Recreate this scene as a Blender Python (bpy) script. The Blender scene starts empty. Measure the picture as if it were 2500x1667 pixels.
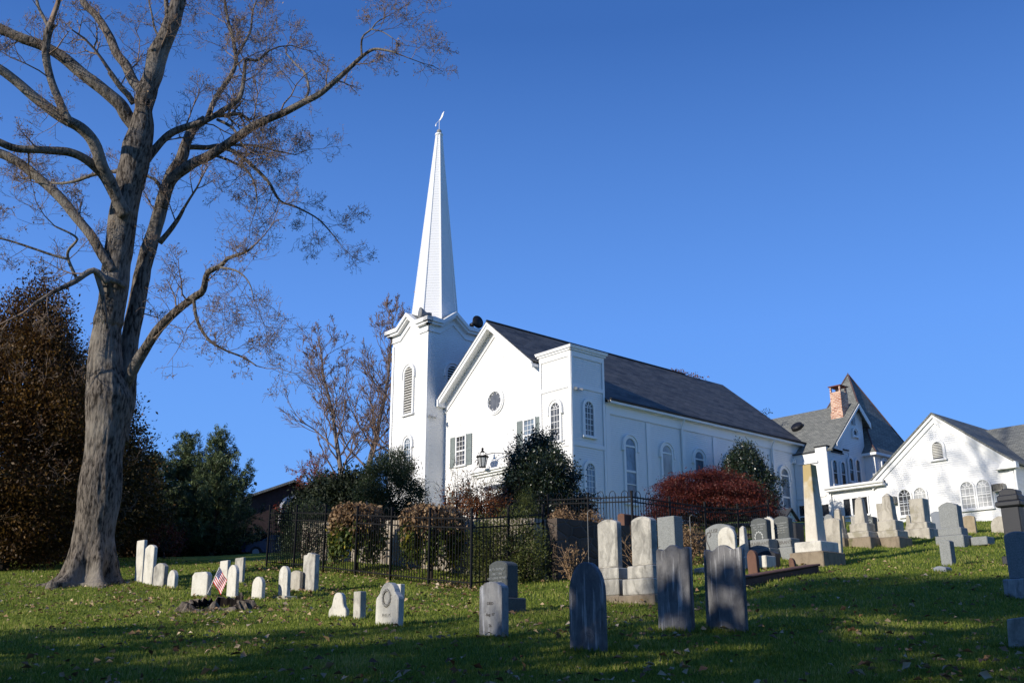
import bpy, bmesh, math, random
import numpy as np
from mathutils import Vector, noise as mnoise
random.seed(7); RNG = np.random.default_rng(11)
SC = bpy.context.scene; COL = SC.collection
rad = math.radians
# ---------------------------------------------------------------- frames
EYE = np.array([0., 0., 1.6])
FPX, PITCH, ROLL, YAW = 2471., rad(17.09), rad(-.127), rad(48.41)
cF = np.array([0, math.cos(PITCH), math.sin(PITCH)]); _R = np.array([1., 0, 0]); _U = np.array([0, -math.sin(PITCH), math.cos(PITCH)])
cR = math.cos(ROLL)*_R + math.sin(ROLL)*_U; cU = -math.sin(ROLL)*_R + math.cos(ROLL)*_U
rv = np.array([math.sin(YAW), math.cos(YAW), 0]); lv = np.array([-math.cos(YAW), math.sin(YAW), 0]); kv = np.array([0, 0, 1.])
def ray(x, y):
    d = cF + (x-1250)/FPX*cR - (y-833.5)/FPX*cU
    return d/d[1]
def P(x, y, Y): return EYE + ray(x, y)*Y            # photo point at ground distance Y metres
def pxof(p):
    q = np.asarray(p)-EYE; w = q@cF
    return 1250+FPX*(q@cR)/w, 833.5-FPX*(q@cU)/w
C0 = np.array([3.1236, 52., 0.])                     # front right corner of the church
def B(a, b, z): return C0 + a*lv + b*rv + (z+1.6)*kv  # building frame: a along the front, b along the side, z above eye level
def AB(p):
    q = np.asarray(p)[:2]-C0[:2]; return q@lv[:2], q@rv[:2]
# ---------------------------------------------------------------- objects
def tag(o, label=None, cat=None, group=None, kind=None):
    if label: o['label'] = label
    if cat: o['category'] = cat
    if group: o['group'] = group
    if kind: o['kind'] = kind
    return o
def thing(name, loc, label, cat, group=None):
    o = bpy.data.objects.new(name, None); COL.objects.link(o); o.location = [float(v) for v in loc]; o.empty_display_size = .3
    return tag(o, label, cat, group)
def rootloc(o):
    while o.parent: o = o.parent
    return np.array(o.location)
def mesh_obj(name, V, Fc, mats, parent=None, loc=None, mi=None, smooth=False, uv=None, attr=None):
    """V world coordinates; a child keeps its mesh relative to the root's place"""
    V = np.asarray(V, float).reshape(-1, 3)
    o0 = rootloc(parent) if parent is not None else (np.array(loc, float) if loc is not None else np.zeros(3))
    V = V - o0
    me = bpy.data.meshes.new(name)
    if isinstance(Fc, np.ndarray):
        n, k = Fc.shape
        me.vertices.add(len(V)); me.vertices.foreach_set('co', V.ravel())
        me.loops.add(n*k); me.loops.foreach_set('vertex_index', Fc.ravel().astype(np.int32))
        me.polygons.add(n); me.polygons.foreach_set('loop_start', np.arange(0, n*k, k, dtype=np.int32))
        me.update(calc_edges=True)
    else:
        me.from_pydata([tuple(v) for v in V], [], Fc); me.update()
    if not isinstance(mats, (list, tuple)): mats = [mats]
    for m in mats: me.materials.append(m)
    if mi is not None: me.polygons.foreach_set('material_index', np.asarray(mi, np.int32))
    if smooth: me.polygons.foreach_set('use_smooth', np.ones(len(me.polygons), bool))
    if uv is not None:
        ul = me.uv_layers.new(name='UVMap'); ul.data.foreach_set('uv', np.asarray(uv, np.float32).ravel())
    if attr is not None:
        at = me.attributes.new('rnd', 'FLOAT', 'FACE'); at.data.foreach_set('value', np.asarray(attr, np.float32))
    o = bpy.data.objects.new(name, me); COL.objects.link(o)
    if parent is not None: o.parent = parent
    else: o.location = o0
    return o
class MB:
    """collects pieces of ONE part"""
    def __init__(s): s.v = []; s.f = []; s.uv = []
    def add(s, vs, fs):
        n = len(s.v); s.v += [np.asarray(v, float) for v in vs]; s.f += [tuple(i+n for i in f) for f in fs]
    def hexa(s, q, d):       # quad q (4 pts) pushed by vector d
        q = [np.asarray(p, float) for p in q]; s.add(q+[p+d for p in q], [(3, 2, 1, 0), (4, 5, 6, 7), (0, 1, 5, 4), (1, 2, 6, 5), (2, 3, 7, 6), (3, 0, 4, 7)])
    def prism(s, poly, d):   # any polygon pushed by d
        n = len(poly); q = [np.asarray(p, float) for p in poly]
        s.add(q+[p+d for p in q], [tuple(range(n))[::-1], tuple(range(n, 2*n))]+[(i, (i+1) % n, n+(i+1) % n, n+i) for i in range(n)])
    def box(s, c, ax, ay, az):   # centre + half vectors
        c = np.asarray(c, float); ax, ay, az = (np.asarray(t, float) for t in (ax, ay, az))
        s.hexa([c-ax-ay-az, c+ax-ay-az, c+ax+ay-az, c-ax+ay-az], 2*az)
    def tube(s, pts, rs, n=8, cap=True):
        pts = [np.asarray(p, float) for p in pts]
        if np.isscalar(rs): rs = [rs]*len(pts)
        base = len(s.v); prev = None
        for i, p in enumerate(pts):
            t = pts[min(i+1, len(pts)-1)]-pts[max(i-1, 0)]; t = t/(np.linalg.norm(t)+1e-9)
            if prev is None:
                h = np.array([0, 0, 1.]) if abs(t[2]) < .9 else np.array([1., 0, 0]); u = np.cross(t, h)
            else: u = prev-t*(prev@t)
            u = u/(np.linalg.norm(u)+1e-9); w = np.cross(t, u); prev = u
            for j in range(n):
                a = 2*math.pi*j/n; s.v.append(p+rs[i]*(math.cos(a)*u+math.sin(a)*w))
        for i in range(len(pts)-1):
            for j in range(n):
                k = (j+1) % n; s.f.append((base+i*n+j, base+i*n+k, base+(i+1)*n+k, base+(i+1)*n+j))
        if cap: s.f.append(tuple(base+j for j in range(n))[::-1]); s.f.append(tuple(base+(len(pts)-1)*n+j for j in range(n)))
    def lathe(s, c, prof, n=16, up=kv):
        u = np.array([1., 0, 0]); w = np.array([0, 1., 0]); base = len(s.v); c = np.asarray(c, float)
        for r, z in prof:
            for j in range(n):
                a = 2*math.pi*j/n; s.v.append(c+z*up+r*(math.cos(a)*u+math.sin(a)*w))
        for i in range(len(prof)-1):
            for j in range(n):
                k = (j+1) % n; s.f.append((base+i*n+j, base+i*n+k, base+(i+1)*n+k, base+(i+1)*n+j))
        s.f.append(tuple(base+j for j in range(n))[::-1]); s.f.append(tuple(base+(len(prof)-1)*n+j for j in range(n)))
    def build(s, name, m, parent=None, loc=None, smooth=False, uv=None, bevel=0):
        o = mesh_obj(name, s.v, s.f, m, parent, loc, smooth=smooth, uv=uv)
        if bevel:
            bm = bmesh.new(); bm.from_mesh(o.data)
            bmesh.ops.recalc_face_normals(bm, faces=bm.faces)
            es = [e for e in bm.edges if e.is_manifold and e.calc_face_angle(0) > .5]
            bmesh.ops.bevel(bm, geom=es, offset=bevel, segments=1, affect='EDGES', clamp_overlap=True)
            bm.to_mesh(o.data); bm.free()
        return o
def auto_uv(o, U, Vv):   # uv in metres along two world axes
    me = o.data; n = len(me.loops); co = np.zeros(len(me.vertices)*3); me.vertices.foreach_get('co', co); co = co.reshape(-1, 3)
    vi = np.zeros(n, np.int32); me.loops.foreach_get('vertex_index', vi); c = co[vi]
    ul = me.uv_layers.new(name='UVMap'); ul.data.foreach_set('uv', np.stack([c@U, c@Vv], 1).astype(np.float32).ravel())
    return o
# ---------------------------------------------------------------- materials
class NT:
    def __init__(s, name):
        s.m = bpy.data.materials.new(name); s.m.use_nodes = True; s.t = s.m.node_tree; s.n = s.t.nodes; s.L = s.t.links
        s.b = s.n['Principled BSDF']
    def new(s, ty, **kw):
        n = s.n.new(ty)
        for k, v in kw.items():
            if hasattr(n, k): setattr(n, k, v)
            else: n.inputs[k].default_value = v
        return n
    def link(s, a, b): s.L.new(a, b)
    def ramp(s, src, stops):
        r = s.n.new('ShaderNodeValToRGB'); e = r.color_ramp.elements
        while len(e) < len(stops): e.new(.5)
        for i, (p, c) in enumerate(stops):
            e[i].position = p; e[i].color = (*c, 1) if len(c) == 3 else c
        s.link(src, r.inputs[0]); return r.outputs[0]
    def mix(s, fac, a, b, mode='MIX'):
        m = s.n.new('ShaderNodeMix'); m.data_type = 'RGBA'; m.blend_type = mode
        for sock, v in ((m.inputs[0], fac), (m.inputs[6], a), (m.inputs[7], b)):
            if isinstance(v, bpy.types.NodeSocket): s.link(v, sock)
            else: sock.default_value = v if np.isscalar(v) else ((*v, 1) if len(v) == 3 else v)
        return m.outputs[2]
    def coords(s, scale=(1, 1, 1), kind='Object', jitter=True):
        tc = s.n.new('ShaderNodeTexCoord'); mp = s.n.new('ShaderNodeMapping'); mp.inputs['Scale'].default_value = scale
        src = tc.outputs[kind]
        if jitter:
            oi = s.n.new('ShaderNodeObjectInfo'); vm = s.n.new('ShaderNodeVectorMath'); vm.operation = 'MULTIPLY_ADD'
            s.link(oi.outputs['Random'], vm.inputs[0]); vm.inputs[1].default_value = (37, 53, 29); s.link(src, vm.inputs[2]); src = vm.outputs[0]
        s.link(src, mp.inputs[0]); return mp.outputs[0]
    def noise(s, vec, scale=5, detail=4, rough=.55):
        n = s.n.new('ShaderNodeTexNoise'); n.inputs['Scale'].default_value = scale; n.inputs['Detail'].default_value = detail; n.inputs['Roughness'].default_value = rough
        if vec is not None: s.link(vec, n.inputs['Vector'])
        return n.outputs[0]
    def bump(s, h, strength=.3, dist=.02):
        b = s.n.new('ShaderNodeBump'); b.inputs['Strength'].default_value = strength; b.inputs['Distance'].default_value = dist
        s.link(h, b.inputs['Height']); s.link(b.outputs[0], s.b.inputs['Normal'])
    def out(s, col, rough=.8, spec=.3):
        if isinstance(col, bpy.types.NodeSocket): s.link(col, s.b.inputs['Base Color'])
        else: s.b.inputs['Base Color'].default_value = (*col, 1)
        if isinstance(rough, bpy.types.NodeSocket): s.link(rough, s.b.inputs['Roughness'])
        else: s.b.inputs['Roughness'].default_value = rough
        s.b.inputs['Specular IOR Level'].default_value = spec
        return s.m
def paint(name, c, var=.12, rough=.55, dirt=(.45, .44, .4), scale=1.3):
    t = NT(name); v = t.coords((1, 1, .35)); n = t.noise(v, scale, 5, .65); n2 = t.noise(v, 14, 3)
    f = t.ramp(n, [(.45, (0, 0, 0)), (.8, (var, var, var))]); col = t.mix(f, c, dirt)
    t.bump(n2, .06, .01); return t.out(col, rough, .4)
def plain(name, c, rough=.6, spec=.3, var=.25, scale=3., metal=0.):
    t = NT(name); n = t.noise(t.coords(), scale, 4)
    d = tuple(x*(1-var) for x in c); u = tuple(min(1, x*(1+var)) for x in c)
    t.bump(n, .1, .01); t.b.inputs['Metallic'].default_value = metal
    return t.out(t.ramp(n, [(.3, d), (.7, u)]), rough, spec)
def stone(name, base, dark, light=None, amount=.5, streak=(3.6, 3.6, .7), rough=.85, moss=None, speck=.0, bmp=.35):
    """weathered stone: vertical run-off stains, blotches, fine grain"""
    t = NT(name); v0 = t.coords(streak); w = t.coords((1, 1, 1)); wn = t.n.new('ShaderNodeTexNoise'); wn.inputs['Scale'].default_value = 2.6; wn.inputs['Detail'].default_value = 3; t.link(w, wn.inputs['Vector']); va = t.n.new('ShaderNodeVectorMath'); va.operation = 'MULTIPLY_ADD'; t.link(wn.outputs['Color'], va.inputs[0]); va.inputs[1].default_value = (1.6, 1.6, .8); t.link(v0, va.inputs[2]); v = va.outputs[0]
    n1 = t.noise(v, 1.6, 6, .6); n2 = t.noise(w, 3.2, 6, .62); n3 = t.noise(w, 45, 3, .6)
    lo = .62-.3*amount
    f = t.ramp(n1, [(lo, (0, 0, 0)), (min(.98, lo+.34), (.85, .85, .85))])
    f2 = t.ramp(n2, [(.5-.12*amount, (0, 0, 0)), (.75, (.75, .75, .75))])
    col = t.mix(f2, base, tuple(.55*b+.45*d for b, d in zip(base, dark)))
    col = t.mix(f, col, dark)
    if light:
        f3 = t.ramp(t.noise(t.coords((9, 9, .7)), 2.1, 4), [(.55, (0, 0, 0)), (.68, (1, 1, 1))]); col = t.mix(f3, col, light)
    sp_ = t.ramp(t.noise(w, 11, 5, .7), [(.60, (0, 0, 0)), (.70, (.55, .55, .55))]); col = t.mix(sp_, col, tuple(.35*b_+.65*d_ for b_, d_ in zip(base, dark)))
    if moss:
        f4 = t.ramp(t.noise(w, 2.2, 5, .7), [(.56, (0, 0, 0)), (.66, (.8, .8, .8))]); col = t.mix(f4, col, moss)
    g = t.ramp(n3, [(.35, (1-speck-.1,)*3), (.65, (1.0,)*3)]); col = t.mix(1., col, g, 'MULTIPLY')
    t.bump(n3, bmp, .008); return t.out(col, rough, .25)
def shingle(name, c1, c2, c3, sx=.28, sy=.16, blotch=.5, rough=.85):
    t = NT(name); tc = t.n.new('ShaderNodeTexCoord'); br = t.new('ShaderNodeTexBrick'); br.offset = .5
    br.inputs['Scale'].default_value = 1; br.inputs['Brick Width'].default_value = sx; br.inputs['Row Height'].default_value = sy
    br.inputs['Mortar Size'].default_value = .012; br.inputs['Mortar Smooth'].default_value = .4; br.inputs['Bias'].default_value = 0
    br.inputs['Color1'].default_value = (*c1, 1); br.inputs['Color2'].default_value = (*c2, 1); br.inputs['Mortar'].default_value = (*[x*.35 for x in c1], 1)
    t.link(tc.outputs['UV'], br.inputs['Vector'])
    mp = t.new('ShaderNodeMapping'); mp.inputs['Scale'].default_value = (.35, 1.6, 1); t.link(tc.outputs['UV'], mp.inputs[0])
    n = t.noise(mp.outputs[0], 1.1, 6, .7); f = t.ramp(n, [(.45, (0, 0, 0)), (.7, (blotch,)*3)])
    n2 = t.noise(tc.outputs['UV'], 9, 3); col = t.mix(f, br.outputs[0], c3); g = t.ramp(n2, [(.3, (.7,)*3), (.7, (1,)*3)])
    t.bump(br.outputs['Fac'], .5, -.012)
    return t.out(t.mix(1., col, g, 'MULTIPLY'), rough, .3)
def masonry(name, c1, c2, mortar, w=.42, h=.24, rough=.9):
    t = NT(name); tc = t.n.new('ShaderNodeTexCoord'); vo = t.new('ShaderNodeTexVoronoi'); vo.feature = 'DISTANCE_TO_EDGE'
    mp = t.new('ShaderNodeMapping'); mp.inputs['Scale'].default_value = (1/w, 1/h, 1); t.link(tc.outputs['UV'], mp.inputs[0])
    nz = t.noise(tc.outputs['UV'], 2.5, 3); 
    vo.inputs['Scale'].default_value = 1; vo.voronoi_dimensions = '2D'; t.link(mp.outputs[0], vo.inputs['Vector'])
    v2 = t.new('ShaderNodeTexVoronoi'); v2.voronoi_dimensions = '2D'; v2.inputs['Scale'].default_value = 1; t.link(mp.outputs[0], v2.inputs['Vector'])
    sp = t.new('ShaderNodeSeparateColor'); t.link(v2.outputs['Color'], sp.inputs[0])
    col = t.mix(sp.outputs[0], c1, c2); f = t.ramp(vo.outputs['Distance'], [(.02, (1, 1, 1)), (.07, (0, 0, 0))])
    col = t.mix(f, col, mortar); col = t.mix(.25, col, t.ramp(nz, [(.3, (.2,)*3), (.7, (1,)*3)]), 'MULTIPLY')
    t.bump(t.ramp(vo.outputs['Distance'], [(0, (0, 0, 0)), (.12, (1, 1, 1))]), .7, .03); return t.out(col, rough, .2)
def glass(name, c=(.03, .04, .055), rough=.06, spec=.6, var=.6):
    t = NT(name); n = t.noise(t.coords((1, 1, .5)), 1.1, 4, .7); d = tuple(x*(1-var) for x in c); u = tuple(x*(1+var) for x in c)
    n2 = t.noise(t.coords(), 2.2, 2); t.bump(n2, .04, .02)
    return t.out(t.ramp(n, [(.35, d), (.65, u)]), rough, spec)
def leafmat(name, stops, rough=.5, spec=.35, trans=.25):
    t = NT(name); at = t.new('ShaderNodeAttribute'); at.attribute_name = 'rnd'
    col = t.ramp(at.outputs['Fac'], stops); t.out(col, rough, spec)
    if trans:
        tr = t.new('ShaderNodeBsdfTranslucent'); t.link(col, tr.inputs[0]); mx = t.new('ShaderNodeMixShader'); mx.inputs[0].default_value = trans
        t.link(t.b.outputs[0], mx.inputs[1]); t.link(tr.outputs[0], mx.inputs[2]); t.link(mx.outputs[0], t.n['Material Output'].inputs[0])
    return t.m
M = dict(
 white=paint('white_paint', (.80, .79, .76)), trim=paint('white_trim', (.82, .81, .78), .08), shade_trim=paint('cream_trim', (.72, .70, .64)),
 slate=shingle('slate_roof', (.046, .048, .050), (.118, .118, .112), (.175, .16, .14), .55, .24, .65, .65),
 grey_roof=shingle('grey_asphalt_shingle', (.17, .175, .16), (.27, .27, .24), (.12, .125, .12), .32, .15, .35),
 gutter=plain('black_gutter', (.012, .012, .014), .5), shutter=plain('grey_green_shutter', (.20, .23, .222), .6, var=.12),
 pane=glass('dark_window_glass', (.10, .10, .10), .08), stained=glass('pale_window_glass', (.16, .20, .24), .12, .6, .5), deep=glass('black_window_glass', (.02, .022, .025), .06),
 curtain=glass('curtained_window_glass', (.42, .42, .41), .2, .5, .25), louver=plain('louver_paint', (.62, .60, .53), .6, var=.08), dark=plain('dark_void', (.01, .01, .012), .9, .1),
 iron=plain('black_iron', (.007, .007, .008), .6, .2, .2), metal=plain('grey_metal', (.32, .33, .34), .45, .5, .1, metal=.4), bell=plain('horn_grey', (.2, .2, .19), .6),
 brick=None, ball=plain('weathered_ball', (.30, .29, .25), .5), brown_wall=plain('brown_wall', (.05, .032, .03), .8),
)
def brickmat():
    t = NT('orange_brick'); tc = t.n.new('ShaderNodeTexCoord'); br = t.new('ShaderNodeTexBrick'); br.inputs['Scale'].default_value = 1
    br.inputs['Brick Width'].default_value = .26; br.inputs['Row Height'].default_value = .11; br.inputs['Mortar Size'].default_value = .014
    br.inputs['Color1'].default_value = (.30, .10, .05, 1); br.inputs['Color2'].default_value = (.62, .38, .25, 1); br.inputs['Mortar'].default_value = (.62, .52, .44, 1)
    t.link(tc.outputs['UV'], br.inputs['Vector']); t.bump(br.outputs['Fac'], .4, -.01); return t.out(br.outputs[0], .85, .2)
M['brick'] = brickmat()
# ---------------------------------------------------------------- camera, sun, sky
cam = bpy.data.cameras.new('camera'); co = bpy.data.objects.new('camera', cam); COL.objects.link(co); SC.camera = co
from mathutils import Matrix
mw = Matrix(((cR[0], cU[0], -cF[0], EYE[0]), (cR[1], cU[1], -cF[1], EYE[1]), (cR[2], cU[2], -cF[2], EYE[2]), (0, 0, 0, 1)))
co.matrix_world = mw; cam.sensor_width = 36; cam.sensor_fit = 'HORIZONTAL'; cam.lens = 36*FPX/2500; cam.clip_end = 3000; cam.clip_start = .1
SUNV = rv - .08*lv - .345*kv; SUNV = SUNV/np.linalg.norm(SUNV)      # way the light travels
sl = bpy.data.lights.new('sun', 'SUN'); sl.energy = 5.0; sl.angle = rad(.53); sl.color = (1, .93, .82)
so = bpy.data.objects.new('sun', sl); COL.objects.link(so); so.rotation_euler = Vector(SUNV).to_track_quat('-Z', 'Y').to_euler(); so.location = (-30, -20, 40)
w = bpy.data.worlds.new('World'); SC.world = w; w.use_nodes = True; nt = w.node_tree
bg = nt.nodes['Background']; sky = nt.nodes.new('ShaderNodeTexSky'); sky.sky_type = 'NISHITA'; sky.sun_disc = False
sky.sun_elevation = math.asin(-SUNV[2]); sky.sun_rotation = math.atan2(-SUNV[0], -SUNV[1]); sky.altitude = 300; sky.air_density = 1.0; sky.dust_density = .15; sky.ozone_density = 4.0
tn = nt.nodes.new('ShaderNodeMix'); tn.data_type = 'RGBA'; tn.blend_type = 'MULTIPLY'; tn.inputs[0].default_value = 1; tn.inputs[7].default_value = (.66, 1.0, 1.38, 1)
nt.links.new(sky.outputs[0], tn.inputs[6])
tcw = nt.nodes.new('ShaderNodeTexCoord'); sx = nt.nodes.new('ShaderNodeSeparateXYZ'); nt.links.new(tcw.outputs['Generated'], sx.inputs[0]); rp = nt.nodes.new('ShaderNodeValToRGB'); nt.links.new(sx.outputs[2], rp.inputs[0])
el_ = rp.color_ramp.elements; el_.new(.3); el_.new(.56); S0 = .14
for e_, (p_, c_) in zip(el_, [(0., (.20, .47, 1.04)), (.3, (.135, .345, .92)), (.56, (.047, .152, .49)), (1., (.028, .10, .36))]): e_.position = p_; e_.color = (*[x/1.05 for x in c_], 1)
sc_ = nt.nodes.new('ShaderNodeMix'); sc_.data_type = 'RGBA'; sc_.blend_type = 'MULTIPLY'; sc_.inputs[0].default_value = 1; nt.links.new(rp.outputs[0], sc_.inputs[6]); sc_.inputs[7].default_value = (1.05/S0,)*3+(1,)
mxw = nt.nodes.new('ShaderNodeMix'); mxw.data_type = 'RGBA'; mxw.inputs[0].default_value = .85; nt.links.new(tn.outputs[2], mxw.inputs[6]); nt.links.new(sc_.outputs[2], mxw.inputs[7])
nt.links.new(mxw.outputs[2], bg.inputs[0]); bg.inputs[1].default_value = S0
vs = SC.view_settings; SC.display_settings.display_device = 'sRGB'; vs.view_transform = 'Standard'; vs.look = 'None'; vs.gamma = 1; vs.exposure = 0.0
# ---------------------------------------------------------------- terrain
CTRL = [(0, 1667, 10.6), (1250, 1667, 9.9), (2500, 1667, 9.9), (480, 1455, 24.5), (825, 1508, 17.8), (948, 1527, 16.9), (1440, 1592, 12.2), (1650, 1541, 14.), (1776, 1543, 13.9), (1205, 1554, 14.),
        (1500, 1470, 21.), (1228, 1497, 18.2), (1150, 1435, 24.5), (659, 1383, 31.5), (210, 1428, 28.), (20, 1392, 36.), (300, 1362, 46.), (560, 1357, 46.), (1330, 1418, 26.3), (1990, 1374, 26.), (1900, 1404, 22.), (2335, 1328, 30.),
        (2317, 1380, 25.5), (2488, 1580, 13.), (2490, 1457, 19.), (2200, 1297, 33.5), (2420, 1292, 34.5), (1700, 1370, 28.), (2000, 1480, 17.), (2250, 1480, 17.5)]
tp = [P(*c) for c in CTRL]
tp += [np.array(q, float) for q in [(0, 0, .02), (-9, 0, -.2), (9, 0, -.1), (0, 6, .75), (0, -12, -1.2), (-40, -25, -2), (40, -25, -1), (2.5, 34, 5.2), (-8, 42, 5.35), (-20, 60, 6.4), (-45, 60, 6.0), (-45, 30, 3.8), (-9, 62, 7.0), (12, 36, 5.9), (22, 41, 6.6), (30, 34, 6.2), (-40, 100, 7.6), (60, 40, 6.5), (60, 90, 8.), (0, 120, 9.5), (120, 150, 9.), (-120, 150, 8), (-120, 0, 0), (120, 0, 3), (0, -120, -5), (-120, -120, -5), (120, -120, -4)]]
tp += [B(0, -1, 6.0), B(12, -1, 6.1), B(-3, 10, 6.0), B(-10, 20, 5.7), B(-15, 16, 5.3), B(6, 24, 6.3), B(20, 5, 6.2)]
TP = np.array(tp)
def _k(d2): return .5*d2*np.log(d2+1e-6)
_n = len(TP); _d2 = ((TP[:, None, :2]-TP[None, :, :2])**2).sum(2)
_A = np.zeros((_n+3, _n+3)); _A[:_n, :_n] = _k(_d2)+np.eye(_n)*8.; _A[:_n, _n] = 1; _A[:_n, _n+1:] = TP[:, :2]; _A[_n:, :_n] = _A[:_n, _n:].T
_W = np.linalg.solve(_A, np.concatenate([TP[:, 2], np.zeros(3)]))
def H(xy):
    xy = np.atleast_2d(np.asarray(xy, float))[:, :2]; xc = np.clip(xy, -160, 190)
    out = np.zeros(len(xc))
    for i in range(0, len(xc), 20000):
        q = xc[i:i+20000]; d2 = ((q[:, None]-TP[None, :, :2])**2).sum(2); out[i:i+20000] = _k(d2)@_W[:_n]+_W[_n]+q@_W[_n+1:]
    return out
def H1(p): return float(H(p)[0])
def onground(x, y):          # where the sight line of a photo point meets the lawn
    Y = np.arange(5, 70, .05); d = ray(x, y); pts = EYE+d[None]*Y[:, None]; h = H(pts)
    i = int(np.argmax(pts[:, 2] <= h)); p = pts[i].copy(); p[2] = h[i]; return p
xs = np.unique(np.concatenate([np.linspace(-600, -60, 28), np.linspace(-60, -22, 40), np.linspace(-22, 34, 225), np.linspace(34, 80, 45), np.linspace(80, 700, 32)]))
ys = np.unique(np.concatenate([np.linspace(-300, -10, 30), np.linspace(-10, 6, 33), np.linspace(6, 50, 220), np.linspace(50, 120, 60), np.linspace(120, 900, 40)]))
gx, gy = np.meshgrid(xs, ys); gz = H(np.stack([gx.ravel(), gy.ravel()], 1))
fx = np.stack([gx.ravel(), gy.ravel()], 1)
mic = np.array([mnoise.noise(Vector((x*.6, y*.6, 0)))*.035+mnoise.noise(Vector((x*2.1, y*2.1, 3)))*.012 if (-25 < x < 36 and 4 < y < 50) else 0 for x, y in fx])
nx = len(xs); ii = np.arange(nx-1)[None]+np.arange(len(ys)-1)[:, None]*nx; gf = np.stack([ii, ii+1, ii+1+nx, ii+nx], -1).reshape(-1, 4)
def groundmat():
    t = NT('lawn'); v = t.coords(jitter=False); n1 = t.noise(v, .35, 5, .6); n2 = t.noise(v, 3.5, 5, .65); n3 = t.noise(v, 60, 3, .7)
    c = t.ramp(n1, [(.3, (.10, .15, .022)), (.55, (.15, .205, .032)), (.78, (.195, .20, .05))])
    c = t.mix(t.ramp(n2, [(.56, (0, 0, 0)), (.8, (.6, .6, .6))]), c, (.17, .14, .055)); c = t.mix(1., c, t.ramp(n3, [(.3, (.6,)*3), (.65, (1,)*3)]), 'MULTIPLY')
    t.bump(n3, .5, .03); return t.out(c, .95, .1)
M['lawn'] = groundmat()
g = mesh_obj('ground', np.stack([gx.ravel(), gy.ravel(), gz+mic], 1), gf, M['lawn'], smooth=True); tag(g, 'sloping green cemetery lawn strewn with fallen leaves', 'ground', kind='structure')
# ---------------------------------------------------------------- building kit
class Wall:                      # 'F': faces the sun side at depth c (u = a) ; 'S': faces the right side at a = c (u = b)
    def __init__(s, k, c): s.k = k; s.c = c; s.u = lv if k == 'F' else rv; s.n = -rv if k == 'F' else -lv
    def p(s, u, z, off=0.): return B(u, s.c-off, z) if s.k == 'F' else B(s.c-off, u, z)
def clap(mb, W, lo, hi, z0, z1, step=.12, lip=.021):
    n = max(1, int(round((z1-z0)/step))); zs = np.linspace(z0, z1, n+1)
    for a, b in zip(zs[:-1], zs[1:]):
        m = b-1e-4
        q = [W.p(lo(a), a, 0.), W.p(hi(a), a, 0.), W.p(hi(m), b, -lip), W.p(lo(m), b, -lip)]
        mb.add(q, [(0, 1, 2, 3)]); mb.add([W.p(lo(a), a, -lip), W.p(hi(a), a, -lip), q[1], q[0]], [(0, 1, 2, 3)])
def rect(mb, W, u0, u1, z0, z1, o0, o1): mb.hexa([W.p(u0, z0, o0), W.p(u1, z0, o0), W.p(u1, z1, o0), W.p(u0, z1, o0)], W.n*(o1-o0))
def arcpts(uc, zs, r, n=14, a0=0, a1=math.pi): return [(uc+r*math.cos(a0+(a1-a0)*i/n), zs+r*math.sin(a0+(a1-a0)*i/n)) for i in range(n+1)]
def band(mb, W, inner, outer, o0, o1):   # ring strip between two polylines
    for i in range(len(inner)-1):
        q = [W.p(*inner[i], o0), W.p(*outer[i], o0), W.p(*outer[i+1], o0), W.p(*inner[i+1], o0)]; mb.hexa(q, W.n*(o1-o0))
def bar(mb, W, a, b, w, o0, o1):
    a = np.array(a); b = np.array(b); d = (b-a)/np.linalg.norm(b-a); m = np.array([-d[1], d[0]])*w/2
    mb.hexa([W.p(*(a-m), o0), W.p(*(b-m), o0), W.p(*(b+m), o0), W.p(*(a+m), o0)], W.n*(o1-o0))
def arch_window(root, W, uc, hw, z0, ztop, gm, cols=3, rows=None, rails=(), hood=True, cas=.13, blind=None, lattice=True, up=0., sill=True):
    zs = ztop-hw; f = MB()
    ci = [(uc+hw, z0)]+arcpts(uc, zs, hw)+[(uc-hw, z0)]; k = hw+cas; coo = [(uc+k, z0-.02)]+arcpts(uc, zs, k)+[(uc-k, z0-.02)]
    band(f, W, ci, coo, up, up+.085)
    if hood:
        h1 = hw+cas+.015; h2 = h1+.075
        band(f, W, [(uc+h1, zs-.22)]+arcpts(uc, zs, h1)+[(uc-h1, zs-.22)], [(uc+h2, zs-.22)]+arcpts(uc, zs, h2)+[(uc-h2, zs-.22)], up, up+.13)
        for s in (-1, 1): rect(f, W, uc+s*(h1+h2)/2-.07, uc+s*(h1+h2)/2+.07, zs-.32, zs-.22, up, up+.15)
    if sill: rect(f, W, uc-k-.04, uc+k+.04, z0-.12, z0-.02, up, up+.14)
    rect(f, W, uc-hw, uc+hw, z0, z0+.05, up+.02, up+.05)
    b = .028
    if lattice:
        for i in range(1, cols): u = uc-hw+2*hw*i/cols; bar(f, W, (u, z0), (u, zs), b, up+.02, up+.042)
        if rows:
            for z in np.linspace(z0, zs, rows+1)[1:-1]: bar(f, W, (uc-hw, z), (uc+hw, z), b, up+.021, up+.041)
        bar(f, W, (uc-hw, zs), (uc+hw, zs), b*1.2, up+.0205, up+.0425)
        ri = arcpts(uc, zs, hw*.33, 8); ro = arcpts(uc, zs, hw*.33+b, 8); band(f, W, ri, ro, up+.02, up+.0415)
        for t in (.25, .5, .75):
            a = math.pi*t; bar(f, W, (uc+hw*.36*math.cos(a), zs+hw*.36*math.sin(a)), (uc+hw*math.cos(a), zs+hw*math.sin(a)), b, up+.0202, up+.0408)
    for z, th in rails: rect(f, W, uc-hw, uc+hw, z-th/2, z+th/2, up+.018, up+.06)
    o = f.build('window', M['trim'], root)
    g = MB(); g.add([W.p(u, z, up+.02) for u, z in ci], [tuple(range(len(ci)))]); g.build('pane', gm, o)
    return o
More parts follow.
